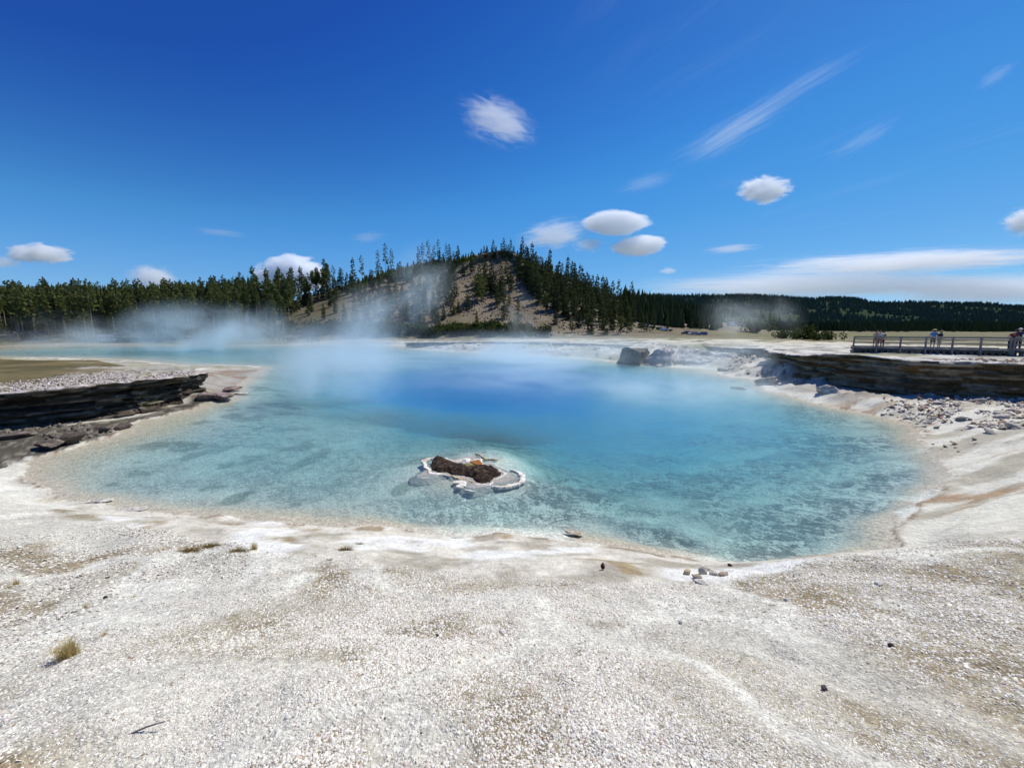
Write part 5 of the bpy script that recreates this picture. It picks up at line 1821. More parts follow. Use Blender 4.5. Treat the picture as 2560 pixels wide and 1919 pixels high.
def ellipsoid(name, c, s, mat, parent, cut=None, seg=14):
    bm = bmesh.new()
    bmesh.ops.create_uvsphere(bm, u_segments=seg, v_segments=10, radius=1)
    if cut is not None:
        bmesh.ops.bisect_plane(bm, geom=bm.verts[:] + bm.edges[:] + bm.faces[:], plane_co=cut[0], plane_no=cut[1], clear_inner=True)
        bmesh.ops.holes_fill(bm, edges=bm.edges[:])
    for v in bm.verts:
        v.co = Vector((v.co.x * s[0] + c[0], v.co.y * s[1] + c[1], v.co.z * s[2] + c[2]))
    me = bpy.data.meshes.new(name)
    bm.to_mesh(me); bm.free()
    for p in me.polygons:
        p.use_smooth = True
    me.materials.append(mat)
    o = bpy.data.objects.new(name, me)
    COL.objects.link(o)
    o.parent = parent
    return o


def person(s, o, A0, dvec, nvec, h, rz, label, shirt, bottom, hair=HAIR, hat=None, skin=0, long_hair=False, trousers=False, lean=.10, arms=((.30, .28, 1.08), (-.30, .28, 1.08)), bare=False):
    """standing figure, local +Y is the way it faces; arms are wrist targets for a 1.7 m body"""
    p = np.array(A0) + dvec * s + nvec * o
    root = empty("person", (p[0], p[1], DECK_Z + .005), rz)
    k = h / 1.70
    root.scale = (k, k, k)
    tag(root, label, "person", "visitors on the boardwalk")
    ly = lambda z: lean * max(0, z - .9)
    V = [(0, 0, .92), (0, ly(1.12), 1.12), (0, ly(1.34) + .0, 1.34), (0, ly(1.47), 1.47), (0, ly(1.56) + .015, 1.57), (0, ly(1.64) + .03, 1.66)]
    E = [(0, 1), (1, 2), (2, 3), (3, 4), (4, 5)]
    Rr = [(.15, .11), (.125, .09), (.155, .10), (.055, .055), (.075, .088), (.07, .08)]
    for sx, arm in ((1, arms[0]), (-1, arms[1])):
        b = len(V)
        sh = (sx * .175, ly(1.40), 1.40)
        w_ = arm
        el = ((sh[0] + w_[0]) / 2 + sx * .07, (sh[1] + w_[1]) / 2 - .06, (sh[2] + w_[2]) / 2 - .09)
        hd = (w_[0] - sx * .03, w_[1] + .07, w_[2] - .01)
        V += [sh, el, w_, hd]
        E += [(2, b), (b, b + 1), (b + 1, b + 2), (b + 2, b + 3)]
        Rr += [.056, .042, .030, (.036, .022)]
        for f in range(5):
            fb = len(V)
            fx_ = hd[0] + (f - 2) * .017 * 1.0
            L_ = (.045, .062, .068, .062, .05)[f]
            if f == 4:
                V += [(hd[0] - sx * .035, hd[1] - .01, hd[2] - .02)]
            else:
                V += [(fx_, hd[1] + L_, hd[2] - .025)]
            E += [(b + 3, fb)]
            Rr += [.010]
        b = len(V)
        V += [(sx * .09, 0, .84), (sx * .105, .015, .48), (sx * .11, -.01, .10), (sx * .115, .12, .04)]
        E += [(0, b), (b, b + 1), (b + 1, b + 2), (b + 2, b + 3)]
        Rr += [.085, .056, .038, .036]
    skin_obj("body", V, E, Rr, SKIN[skin], root)
    # clothes sit a little outside the body
    if not bare:
        tv = [(0, ly(.95), .93), (0, ly(1.14), 1.14), (0, ly(1.36), 1.36), (0, ly(1.43), 1.43)]
        te = [(0, 1), (1, 2), (2, 3)]
        tr = [(.165, .125), (.15, .115), (.175, .125), (.09, .085)]
        for sx, arm in ((1, arms[0]), (-1, arms[1])):
            b = len(tv)
            sh = (sx * .175, ly(1.40), 1.40)
            el = ((sh[0] + arm[0]) / 2 + sx * .07, (sh[1] + arm[1]) / 2 - .06, (sh[2] + arm[2]) / 2 - .09)
            tv += [sh, tuple((sh[i] * .35 + el[i] * .65) for i in range(3))]
            te += [(2, b), (b, b + 1)]
            tr += [.072, .060]
    else:
        tv = [(0, ly(.95), .93), (0, ly(1.14), 1.14), (0, ly(1.30), 1.30)]
        te = [(0, 1), (1, 2)]
        tr = [(.16, .12), (.14, .11), (.168, .118)]
    skin_obj("shirt", tv, te, tr, CL[shirt], root)
    bv = [(0, 0, .96), (0, 0, .88)]
    be = [(0, 1)]
    br = [(.16, .125), (.165, .128)]
    for sx in (1, -1):
        b = len(bv)
        kz = .10 if trousers else .50
        bv += [(sx * .092, 0, .80), (sx * .105, .012, kz + .02)]
        be += [(1, b), (b, b + 1)]
        br += [.102, .06 if trousers else .082]
    skin_obj("trousers" if trousers else "shorts", bv, be, br, CL[bottom], root)
    hz = 1.625
    ellipsoid("hair", (0, ly(1.62) - .0, hz + .02), (.092, .112, .115), hair, root, cut=((0, .25, -.15), (0, -.75, .6)))
    if long_hair:
        ellipsoid("hair", (0, ly(1.5) - .085, 1.49), (.09, .05, .17), hair, root)
    # face: nose, eyes, mouth
    fy = ly(1.62) + .03
    mb = MB(); mb.add([(-.012, fy + .085, 1.615), (.012, fy + .085, 1.615), (0, fy + .108, 1.60), (0, fy + .086, 1.64)], [(0, 1, 2), (0, 2, 3), (1, 3, 2)])
    mb.build("nose", SKIN[skin], root)
    for sx in (1, -1):
        ellipsoid("eye", (sx * .032, fy + .078, 1.635), (.012, .008, .007), HAIR, root, seg=8)
        ellipsoid("ear", (sx * .085, fy - .02, 1.62), (.010, .022, .032), SKIN[skin], root, seg=8)
        ellipsoid("shoe", (sx * .115, .06, .045), (.05, .135, .045), SHOE, root, seg=10)
    ellipsoid("mouth", (0, fy + .083, 1.572), (.024, .006, .006), CL["maroon"], root, seg=8)
    if hat:
        ellipsoid("hat", (0, ly(1.66) + .01, 1.675), (.105, .12, .085), CL[hat], root, cut=((0, 0, 0), (0, 0, 1)))
        mb = MB()
        ring = [(math.cos(t) * .17, math.sin(t) * .19 + ly(1.66) + .02, 1.675 + .008 * math.cos(2 * t)) for t in np.linspace(0, 2 * math.pi, 18, endpoint=False)]
        ring2 = [(x, y, z - .012) for x, y, z in ring]
        n = 18
        mb.add(ring + ring2, [tuple(range(n)), tuple(range(2 * n - 1, n - 1, -1))] + [(i, n + i, n + (i + 1) % n, (i + 1) % n) for i in range(n)])
        mb.build("hat_brim", CL[hat], root)
    return root


_d = (BW_B - BW_A)[:2]; _L = np.linalg.norm(_d); _d = np.array([*(_d / _L), 0]); _n = np.array([_d[1], -_d[0], 0])
if _n[1] < 0:
    _n = -_n
_A0 = np.array([BW_A[0], BW_A[1], 0])


def along(px):
    """how far along the walk a picture column lies"""
    u = (px - 1106) / FD
    # A + d s : x - u y' = 0, with y' the camera depth at deck height
    f = lambda s: (_A0 + _d * s)[0] - u * ((_A0 + _d * s)[1] * math.cos(PITCH) - (DECK_Z + 1 - H_CAM) * math.sin(PITCH))
    a, b = -5.0, 25.0
    for _ in range(50):
        m_ = (a + b) / 2
        if f(a) * f(m_) <= 0:
            b = m_
        else:
            a = m_
    return (a + b) / 2


face_pool = math.atan2(-_n[1], -_n[0]) - math.pi / 2
person(along(1893), .34, _A0, _d, _n, 1.66, face_pool + .25, "dark haired person in a pale pink top and red shorts leaning on the rail", "pink", "red", long_hair=True, lean=.35, bare=True, arms=((.25, .34, 1.10), (-.25, .34, 1.10)))
person(along(1903.5), .36, _A0, _d, _n, 1.62, face_pool - .3, "person in a white shirt and red shorts at the rail beside the pink topped one", "white", "red", lean=.3, arms=((.22, .34, 1.10), (-.28, .30, 1.10)))
person(along(1911), .95, _A0, _d, _n, 1.50, face_pool + .1, "person all in black half hidden behind the one in the white shirt", "black", "black", trousers=True, arms=((.24, .1, .85), (-.24, .1, .85)))
person(along(2022.5), .9, _A0, _d, _n, 1.70, face_pool + math.pi - .6, "person in a blue shirt with a yellowish cap walking on the boardwalk", "blue", "navy", hat="lime", arms=((.28, .08, .86), (-.26, .12, .95)), skin=0)
person(along(2036), .8, _A0, _d, _n, 1.58, face_pool + .8, "person in a black shirt and khaki shorts next to the blue shirt", "black", "khaki", hat="khaki", arms=((.25, .1, .84), (-.25, .1, .84)), skin=1)
person(along(2190), .4, _A0, _d, _n, 1.62, face_pool + .2, "person in a maroon top with bare arms propped on the nearer rail", "maroon", "black", trousers=True, lean=.45, arms=((.34, .32, 1.12), (-.36, .30, 1.12)))
person(along(2208), .55, _A0, _d, _n, 1.76, face_pool - .2, "person in navy with a white brimmed hat at the edge of the view", "navy", "navy", hat="hat", trousers=True, arms=((.25, .2, 1.05), (-.25, .25, 1.1)))

# ------------------------------------------------------------------ vehicles by the distant road
M_TYRE = plain("tyre", (.02, .02, .02)); M_RIM = simple_mat("rim", (.45, .45, .46), .35, .05, 5, metallic=.8)
M_GLASS = simple_mat("car_glass", (.02, .025, .03), .08, .05, 4, spec=.8)
PAINT = {k: simple_mat("paint_" + k, v, .3, .04, 2, spec=.5) for k, v in dict(white=(.75, .75, .74), silver=(.42, .43, .45), black=(.02, .02, .022), maroon=(.14, .03, .035), blue=(.05, .09, .2), grey=(.16, .165, .17)).items()}
M_LAMP = plain("lamp", (.55, .1, .08)); M_HLAMP = plain("head_lamp", (.7, .7, .68))


def car(loc, rz, paint, label, kind="car"):
    root = empty("camper_van" if kind == "camper" else "parked_car", loc, rz)
    tag(root, label, "camper van" if kind == "camper" else "car", None if kind == "camper" else "vehicles parked along the distant road")
    if kind == "camper":
        L, W = 7.0, 2.3
        prof = [(-3.5, .5), (3.2, .5), (3.5, .8), (3.4, 1.4), (2.7, 1.5), (2.4, 2.3), (2.9, 2.5), (2.7, 3.05), (-3.45, 3.05)]
        wins = [(-2.6, -1.2, 1.7, 2.3), (-.6, .9, 1.7, 2.3), (1.4, 2.2, 1.55, 2.2)]
        ax = (-2.0, 2.3)
    elif kind == "suv":
        L, W = 4.7, 1.85
        prof = [(-2.3, .38), (2.3, .38), (2.35, .85), (2.2, 1.02), (1.05, 1.12), (.45, 1.70), (.0, 1.78), (-2.0, 1.76), (-2.3, 1.1)]
        wins = [(-1.95, -1.1, 1.14, 1.62), (-.98, -.15, 1.14, 1.64), (-.05, .5, 1.14, 1.5)]
        ax = (-1.4, 1.45)
    else:
        L, W = 4.5, 1.8
        prof = [(-2.2, .35), (2.25, .35), (2.3, .72), (2.1, .88), (1.0, .98), (.3, 1.40), (-.9, 1.43), (-1.6, 1.05), (-2.15, .98)]
        wins = [(-1.2, -.55, 1.0, 1.33), (-.45, .2, 1.0, 1.35), (.26, .62, 1.0, 1.2)]
        ax = (-1.35, 1.4)
    n = len(prof)
    mb = MB()
    mid = sum(p[1] for p in prof) / n
    vs = []
    for y, ins in ((-W / 2, .12), (-W / 2 + .02, 0), (W / 2 - .02, 0), (W / 2, .12)):
        for x, z in prof:
            vs.append((x * (1 - .01 * (ins > 0)), y * (1 - (.14 if z > 1.2 and kind != "camper" else 0)), z))
    fs = [tuple(range(n - 1, -1, -1)), tuple(3 * n + i for i in range(n))]
    for r_ in range(3):
        fs += [(r_ * n + i, r_ * n + (i + 1) % n, (r_ + 1) * n + (i + 1) % n, (r_ + 1) * n + i) for i in range(n)]
    mb.add(vs, fs)
    mb.build("body", paint, root, bevel=.04)
    for a, b, z0, z1 in wins:
        for sy in (-1, 1):
            w0 = sy * (W / 2 + .012) * (.86 if kind != "camper" else 1.0)
            mb = MB()
            mb.box(((a + b) / 2, w0, (z0 + z1) / 2), (b - a, .03, z1 - z0))
            mb.build("window", M_GLASS, root)
    mb = MB()
    if kind == "camper":
        mb.box((2.56, 0, 1.9), (.12, W * .8, .7))
    elif kind == "suv":
        mb.add([(1.02, -.72, 1.15), (1.02, .72, 1.15), (.50, .66, 1.68), (.50, -.66, 1.68)], [(0, 1, 2, 3)])
    else:
        mb.add([(.99, -.72, 1.0), (.99, .72, 1.0), (.36, .66, 1.39), (.36, -.66, 1.39)], [(0, 1, 2, 3)])
    mb.build("windscreen", M_GLASS, root)
    for x in ax:
        for sy in (-1, 1):
            wv = MB()
            ring = [(math.cos(t), math.sin(t)) for t in np.linspace(0, 2 * math.pi, 14, endpoint=False)]
            rr_ = .36 if kind != "sedan" else .32
            for y0, rad in ((sy * (W / 2 - .2), rr_), (sy * (W / 2 + .02), rr_)):
                wv.add([(x + c * rad, y0, rr_ + s_ * rad) for c, s_ in ring], [tuple(range(14))])
            wv.f += [(i, (i + 1) % 14, 14 + (i + 1) % 14, 14 + i) for i in range(14)]
            wo = wv.build("wheel", M_TYRE, root)
            hv = MB()
            hv.add([(x + c * rr_ * .6, sy * (W / 2 + .025), rr_ + s_ * rr_ * .6) for c, s_ in ring], [tuple(range(14))])
            hv.build("rim", M_RIM, wo)
    for sy in (-1, 1):
        mb = MB(); mb.box((prof[2][0] - .02, sy * (W / 2 - .28), .74), (.08, .34, .16)); mb.build("headlight", M_HLAMP, root)
        mb = MB(); mb.box((-L / 2 + .03 if kind != "camper" else -3.5, sy * (W / 2 - .2), .85), (.06, .2, .2)); mb.build("tail_light", M_LAMP, root)
    return root


for x, y, dist, rz, pt, kd, lab in [
        (1592, 724.2, 235, .1, "white", "suv", "white car parked first in the tree shaded end of the far row"),
        (1620, 725.2, 232, .05, "silver", "sedan", "silver car by the road under the bare foot of the hill"),
        (1652, 725.5, 226, .1, "black", "suv", "dark car in front of the hill foot, right behind the pale flat"),
        (1663, 725.6, 222, -.1, "white", "suv", "white car with dark windows touching the dark ones at the hill foot"),
        (1672, 725.6, 222, .1, "maroon", "sedan", "maroon car ending the short row at the hill foot"),
        (1712, 725.6, 205, .2, "black", "suv", "black car starting the group of four at the meadow edge"),
        (1726, 725.8, 205, 1.2, "white", "suv", "white car nose on in the group of four at the meadow edge"),
        (1738, 725.8, 203, .3, "silver", "suv", "silver car third in the group at the meadow edge"),
        (1752, 726.0, 200, .15, "blue", "suv", "long dark blue car ending the group at the meadow edge"),
        (1823, 719.5, 330, .4, "white", "camper", "white camper van on the veiled rise beyond the meadow"),
        (1838, 719.5, 335, .4, "silver", "sedan", "small silver car following the white camper van"),
        (1845, 719.5, 335, .3, "white", "sedan", "small white car on the veiled rise"),
        (1860, 718.5, 345, .3, "white", "camper", "second smaller white camper van high on the veiled rise"),
        (1871, 718, 360, .3, "grey", "sedan", "grey car beyond the second camper van")]:
    x = 1106 + (x - 1106) * 1.0
    if kd == "camper" or x > 1800:
        x -= 0
    # picture columns above were read on the 2560 px photograph for the far ones
    px = x / 1.0
    px = {1592: 1447, 1620: 1462, 1652: 1489, 1663: 1501, 1672: 1508, 1712: 1482, 1726: 1489, 1738: 1500, 1752: 1512}.get(int(x), px)
    px = {1592: 1392, 1620: 1404, 1652: 1426, 1663: 1434, 1672: 1443, 1712: 1481, 1726: 1489, 1738: 1502, 1752: 1517, 1823: 1577, 1838: 1586, 1845: 1596, 1860: 1611, 1871: 1621}[int(x)]
    p = at_y(px, y, dist)
    z = H_at(p[0], p[1])
    car((p[0], p[1], z), rz + (math.pi if px % 2 else 0), PAINT[pt], lab, kd)
p = at_y(235, 722, 166)
car((p[0], p[1], H_at(p[0], p[1]) + .1), .1, PAINT["white"], "white camper van half veiled in steam before the far left forest", "camper")
# a fallen plank like footbridge seen low by the far left shore
for x0, x1, y, dist, lab in [(212, 300, 727, 162, "pale low footbridge beside the white camper van"), (602, 640, 729, 160, "short pale footbridge rail by the willow bushes"), (664, 690, 729, 160, "tiny pale footbridge segment among the willow bushes")]:
    a, b = at_y(x0, y, dist), at_y(x1, y, dist)
    root = empty("footbridge", tuple(a))
    tag(root, lab, "footbridge")
    gz = H_at(a[0], a[1]) - a[2]
    mb = MB(); mb.beam((0, 0, 0), tuple(b - a), 1.4, .28); mb.build("deck", M_WOODL, root)
    for t in np.linspace(.03, .97, 5):
        q = (b - a) * t
        mb = MB(); mb.beam((q[0], q[1], min(gz, -.3) - .3), (q[0], q[1], -.1), .25, .25); mb.build("post", M_WOODD, root)

# ------------------------------------------------------------------ grass tufts, cones, sticks on the near ground
M_DRY = foliage_mat("dry_grass", (.50, .40, .17), (.68, .58, .32), .5)
M_MOSS = foliage_mat("dead_moss", (.10, .07, .025), (.22, .16, .06), .1)


def tuft(x, y, s, nbl, seed, label, mat=M_DRY, name="grass_tuft", spread=.75):
    flat = .30 if name == "moss_clump" else 1.0
    wide = 3.0 if name == "moss_clump" else 1.0
    q = hit(x, y, 1.0, 30, 600)
    r = np.random.default_rng(seed)
    V, F = [], []
    for k in range(nbl):
        a = r.uniform(0, 6.28); L = s * r.uniform(.5, 1.1); sp = r.uniform(.15, 1) * spread
        b0 = np.array([r.normal(0, .14) * s * wide, r.normal(0, .14) * s * (1 if wide == 1 else 1.4), -.01])
        w = s * .017
        side = np.array([-math.sin(a), math.cos(a), 0]) * w
        pr = None
        for t in (0, .45, .8, 1.0):
            p = b0 + np.array([math.cos(a), math.sin(a), 0]) * L * sp * t * (.5 + .6 * t) + np.array([0, 0, L * flat * (t - .35 * t * t * sp)])
            b = len(V)
            ww = side * (1 - t * .85)
            V += [p - ww, p + ww]
            if pr is not None:
                F.append((pr, pr + 1, b + 1, b))
            pr = b
    o = mesh_obj(name, V, F, mat)
    o.location = q
    tag(o, label, "grass tuft")


tuft(150, 1418, .17, 330, 1, "golden dry grass tuft on the white gravel, biggest of the tufts")
tuft(122, 1408, .07, 90, 2, "small reddish dry tuft touching the biggest grass tuft")
tuft(35, 1262, .10, 110, 3, "low brownish grass tuft near the frame edge above the rippled gravel")
tuft(20, 1270, .07, 60, 4, "tiny pinkish tuft beside the brownish tuft near the frame edge")
tuft(185, 1312, .08, 70, 5, "short reddish tuft on rippled gravel below the dark pebble")
tuft(225, 1372, .07, 60, 6, "faint straw tuft upslope of the golden dry tuft")
tuft(290, 1288, .06, 50, 7, "small straw tuft beside the dark pebble on the rippled gravel")
tuft(550, 1186, .14, 160, 8, "thin straw tuft standing at the gravel brink over the near bank", spread=.4)
tuft(515, 1190, .16, 420, 9, "dark brown mossy clump at the gravel brink", M_MOSS, "moss_clump")
tuft(455, 1182, .20, 520, 10, "long dark brown mossy patch running along the gravel brink", M_MOSS, "moss_clump", 1.0)
tuft(410, 1190, .18, 420, 11, "olive brown mossy patch at the lower end of the gravel brink", M_MOSS, "moss_clump", 1.0)
tuft(745, 1188, .14, 420, 12, "olive moss clump on the smooth near bank", M_MOSS, "moss_clump", 1.0)
tuft(775, 1175, .10, 260, 13, "small olive moss patch above the olive clump on the near bank", M_MOSS, "moss_clump", 1.0)
tuft(710, 1210, .08, 200, 14, "brown moss speck at the brink below the olive clump", M_MOSS, "moss_clump", 1.0)
for x, y, L, az, lab in [(318, 1580, .16, .35, "thin grey stick lying on the white gravel")]:
    q = hit(x, y, 1.0, 30, 600)
    mb = MB()
    mb.tube([(-L / 2, 0, .012), (0, .004, .016), (L / 2, 0, .012)], [.004, .005, .003], 6)
    o = mb.build("stick", simple_mat("stick_wood", (.16, .14, .15), .9, .2, 30))
    o.location = q + A([0, 0, .012]); o.rotation_euler = (.03, -.12, az)
    tag(o, lab, "stick")
q = hit(1302, 1230, 1.0, 30, 600)
mb = MB()
for i in range(9):
    t = i / 8
    rad = .030 * math.sin(math.pi * (.18 + .75 * t)) + .004
    z = .012 + t * .085
    m_ = 8
    mb.add([(math.cos(6.283 * k / m_ + i * .4) * rad, math.sin(6.283 * k / m_ + i * .4) * rad, z + .006) for k in range(m_)] + [(0, 0, z + .02), (0, 0, z - .01)],
           [(k, (k + 1) % m_, m_) for k in range(m_)] + [((k + 1) % m_, k, m_ + 1) for k in range(m_)])
o = mb.build("pine_cone", simple_mat("cone_brown", (.15, .07, .035), .8, .3, 60))
o.location = q
tag(o, "brown pine cone standing upright on the smooth near bank", "pine cone")
# ------------------------------------------------------------------ clouds
def cloud_mat(name, dens, nscale, thr, seed, squash=(1, 1, 1), soft=.35, detail=5, dist=.4, rough=.6, wgt=.5, namp=1.0, step=1.0):
    m, nt = mat_new(name)
    N = NT(nt)
    tc = N.n("ShaderNodeTexCoord")
    ob = tc.outputs["Object"]
    mp = N.n("ShaderNodeVectorMath", _operation="MULTIPLY_ADD", i0=ob, i1=squash, i2=(seed * 3.7, seed * 1.3, seed * 2.1))
    n = N.noise(mp.outputs[0], nscale, detail, rough, dist)
    ln = N.n("ShaderNodeVectorMath", _operation="LENGTH", i0=ob).outputs["Value"]
    fall = N.maprange(ln, 1.0, 1.0 - soft if soft < 1 else 0.0, 0, 1, True)
    # lower side flatter
    core = N.math("SUBTRACT", N.math("ADD", N.math("MULTIPLY", n, namp), N.math("MULTIPLY", N.math("SUBTRACT", 1.0, ln), wgt)), thr)
    d = N.math("MULTIPLY", N.maprange(core, 0, .13, 0, 1), fall)
    d = N.math("MULTIPLY", d, dens)
    v = N.n("ShaderNodeVolumePrincipled", Color=(.945, .972, 1, 1), Density=d, Anisotropy=.2)
    N.out(vol=v.outputs[0])
    if hasattr(m.cycles, "volume_step_rate"):
        m.cycles.volume_step_rate = step
    return m


def blob_domain(name, mat, c, half, rot=(0, 0, 0), sub=3):
    bm = bmesh.new()
    bmesh.ops.create_icosphere(bm, subdivisions=sub, radius=1.03)
    me = bpy.data.meshes.new(name)
    bm.to_mesh(me); bm.free()
    me.materials.append(mat)
    o = bpy.data.objects.new(name, me)
    COL.objects.link(o)
    o.location = c
    o.scale = half
    o.rotation_euler = rot
    return o


def cloud(x, y, wd, hd, label, seed, dens=.05, nscale=1.6, thr=.62, squash=(1, 1, 1), dist=3200.0, depth=.8, rot=0.0, soft=.35, detail=7, wgt=.5, namp=1.0, step=1.0):
    c = at_y(x, y, dist)
    rng_ = math.hypot(c[0], c[1])
    yaw = -math.atan2(c[0], c[1])
    k = dist / FD
    hx, hz = wd / 2 * k, hd / 2 * k
    m = cloud_mat("cloud_vapour", dens, nscale, thr, seed, squash, soft, detail, .8, .64, wgt, namp, step)
    o = blob_domain("cloud", m, c, (hx, max(hz, hx * depth * .6), hz), (0, rot, 0))
    tag(o, label, "cloud", "clouds in the blue sky")
    return o


cloud(1075, 262, 230, 116, "ragged wispy white cloud high above the hill", 1, .0050, 2.2, 1.12, (1, 1, 2.0), soft=.7, rot=.30, wgt=.65, namp=1.7, step=.4)
cloud(1331, 481, 168, 58, "smooth lens shaped white cloud, upper of the pair beyond the hilltop", 2, .020, 1.3, .44, (1, 1, 1.4), soft=.12, rot=.03, wgt=.8, namp=.62, step=.4)
cloud(1380, 531, 140, 52, "smaller lens shaped white cloud just under the larger lens", 3, .018, 1.5, .45, (1, 1, 1.4), soft=.12, rot=-.08, wgt=.8, namp=.66, step=.4)
cloud(1195, 508, 200, 86, "thin streaky white cloud trailing from the lens shaped pair", 4, .0060, 1.9, 1.05, (1, 1, 2.2), soft=.7, rot=-.18, wgt=.65, namp=1.7, step=.5)
cloud(1272, 528, 96, 42, "small faint puff between the streaky cloud and the lower lens", 5, .012, 1.8, .60, soft=.8, wgt=.4)
cloud(1650, 410, 130, 66, "small bright ragged cloud alone in the sky over the far ridge", 6, .017, 2.0, 1.12, (1, 1, 1.3), soft=.2, wgt=.85, namp=1.8, step=.4)
cloud(85, 547, 150, 48, "flat bottomed white cumulus above the left forest", 7, .020, 2.2, 1.10, (1, 1, .8), soft=.2, wgt=.85, namp=1.8, step=.4)
cloud(8, 566, 100, 36, "half seen pinkish white cloud at the frame edge under the flat cumulus", 8, .010, 2.0, .62, soft=.8, wgt=.4)
cloud(330, 602, 120, 76, "pale cumulus rising behind the left forest", 9, .009, 2.4, .60, soft=.7, dist=5200, wgt=.45)
cloud(632, 596, 170, 96, "bright white cumulus standing behind the slope pines", 10, .020, 2.2, 1.05, soft=.2, dist=5200, wgt=.8, namp=1.8, step=.4)
cloud(1443, 585, 52, 20, "tiny white cloud scrap above the cloud bank", 11, .016, 2.0, .60, soft=.7, wgt=.4)
cloud(1580, 537, 170, 26, "thin white streak of cloud over the cloud bank", 12, .005, 2.0, .62, (1, 1, 2), soft=.8, rot=-.06, wgt=.4)
cloud(2215, 478, 90, 76, "white cloud cut by the frame edge over the far ridge", 13, .014, 2.2, 1.05, soft=.5, wgt=.7, namp=1.7, step=.5)
cloud(1960, 566, 1000, 70, "long white cloud bank, upper band over the far ridge", 14, .0060, 2.8, .64, (1.5, 1.5, 2.6), dist=6000, depth=.25, soft=.85, rot=-.045, wgt=.42)
cloud(1740, 616, 1000, 88, "long white cloud bank, lower band resting on the far ridge", 15, .0036, 2.8, .60, (1.5, 1.5, 2.6), dist=6000, depth=.25, soft=.85, rot=-.02, wgt=.42)
cloud(2130, 624, 700, 90, "white haze of cloud low over the ridge at the frame edge", 16, .0045, 2.6, .58, (1.5, 1.5, 2.6), dist=6000, depth=.25, soft=.85, wgt=.42)
cloud(1700, 205, 520, 74, "long feathery cirrus streak climbing toward the top of the sky", 21, .0011, 2.4, 1.06, (.8, .8, 3.2), depth=.16, soft=.9, rot=-.52, wgt=.5, namp=1.7)
cloud(1575, 290, 330, 96, "fan of faint cirrus wisps below the long feathery streak", 22, .0016, 2.2, 1.02, (.8, .8, 4.0), depth=.2, soft=.9, rot=-.46, wgt=.5, namp=1.7)
cloud(1865, 300, 260, 56, "short faint cirrus streak above the cloud bank end", 23, .0013, 2.4, .63, (.9, .9, 3.4), depth=.2, soft=.9, rot=-.5, wgt=.34)
cloud(2150, 165, 120, 44, "tiny faint cirrus wisp near the upper frame corner", 24, .0013, 2.0, .58, (.9, .9, 3), depth=.3, soft=.9, rot=-.6, wgt=.34)
cloud(475, 502, 170, 26, "faint pale streak of cloud above the slope pines", 25, .0035, 2.0, .58, (.9, .9, 3), depth=.3, soft=.9, rot=.1, wgt=.34)
cloud(795, 512, 120, 34, "faint broken wisps of cloud beside the veiled crest trees", 26, .0045, 2.2, .62, (1, 1, 2.5), depth=.3, soft=.9, rot=-.1, wgt=.34)
cloud(1395, 395, 180, 50, "barely visible cirrus wisp between the lens cloud and the high streaks", 27, .0018, 2.2, .58, (.9, .9, 3), depth=.3, soft=.9, rot=-.25, wgt=.34)

# ------------------------------------------------------------------ steam
def steam_mat(name, dens, nscale, thr, seed, squash, soft, low, aniso=.35, detail=4):
    m, nt = mat_new(name)
    N = NT(nt)
    ob = N.n("ShaderNodeTexCoord").outputs["Object"]
    mp = N.n("ShaderNodeVectorMath", _operation="MULTIPLY_ADD", i0=ob, i1=squash, i2=(seed * 3.7, seed * 1.3, seed * 2.1))
    n = N.noise(mp.outputs[0], nscale, detail, .55, .7)
    ln = N.n("ShaderNodeVectorMath", _operation="LENGTH", i0=ob).outputs["Value"]
    fall = N.maprange(ln, 1.0, 1.0 - soft, 0, 1, True)
    z = N.n("ShaderNodeSeparateXYZ", i0=ob).outputs[2]
    up = N.maprange(z, -1, 1, 1.0, low)
    d = N.math("MULTIPLY", N.math("MULTIPLY", N.maprange(n, thr, thr + .28, 0, 1, True), fall), up)
    d = N.math("MULTIPLY", d, dens)
    v = N.n("ShaderNodeVolumePrincipled", Color=(.82, .95, 1, 1), Density=d, Anisotropy=aniso)
    N.out(vol=v.outputs[0])
    return m


def steam(x, y, wd, hd, dist, thick, label, seed, dens, nscale=1.2, thr=.40, squash=(1, 1, 1), soft=.8, low=.35, rot=0.0):
    c = at_y(x, y, dist)
    k = dist / FD
    m = steam_mat("steam_vapour", dens, nscale, thr, seed, squash, soft, low)
    o = blob_domain("steam", m, c, (wd / 2 * k, thick / 2, hd / 2 * k), (0, rot, 0))
    tag(o, label, "steam", kind="stuff")
    return o


steam(735, 795, 330, 250, 29, 9, "broad white steam plume standing over the pool beside the deep blue pit", 1, 0.567, 1.1, .34, (1, 1, .7), .7, .45)
steam(690, 775, 420, 220, 48, 16, "wide steam bank behind the standing plume over the pool", 13, 0.280, 1.1, .34, (1, 1, .8), .75, .35)
steam(805, 712, 210, 260, 58, 12, "tall steam column narrowing upward in front of the bare slope", 2, 0.276, 1.5, .38, (1, 1, .75), .85, .5, .38)
steam(905, 625, 170, 250, 74, 14, "faint bluish steam drifting up the hillside", 3, 0.190, 1.8, .42, (1, 1, .8), .9, .7, .5)
steam(420, 735, 380, 200, 100, 24, "white steam cloud over the far left arm of the pool", 4, 0.456, 1.3, .38, (1, 1, .8), .8, .25)
steam(150, 722, 360, 120, 120, 22, "thin steam in front of the far left shore", 5, 0.117, 1.4, .40, (1, 1, .8), .85, .3)
steam(560, 705, 170, 150, 112, 18, "wisp of steam before the slope pines", 6, 0.195, 1.4, .42, (1, 1, .7), .85, .3)
steam(1150, 785, 1200, 165, 62, 50, "low sheet of steam hanging over the far half of the pool", 7, 0.260, 1.8, .34, (1.6, 1.2, .8), .85, .2)
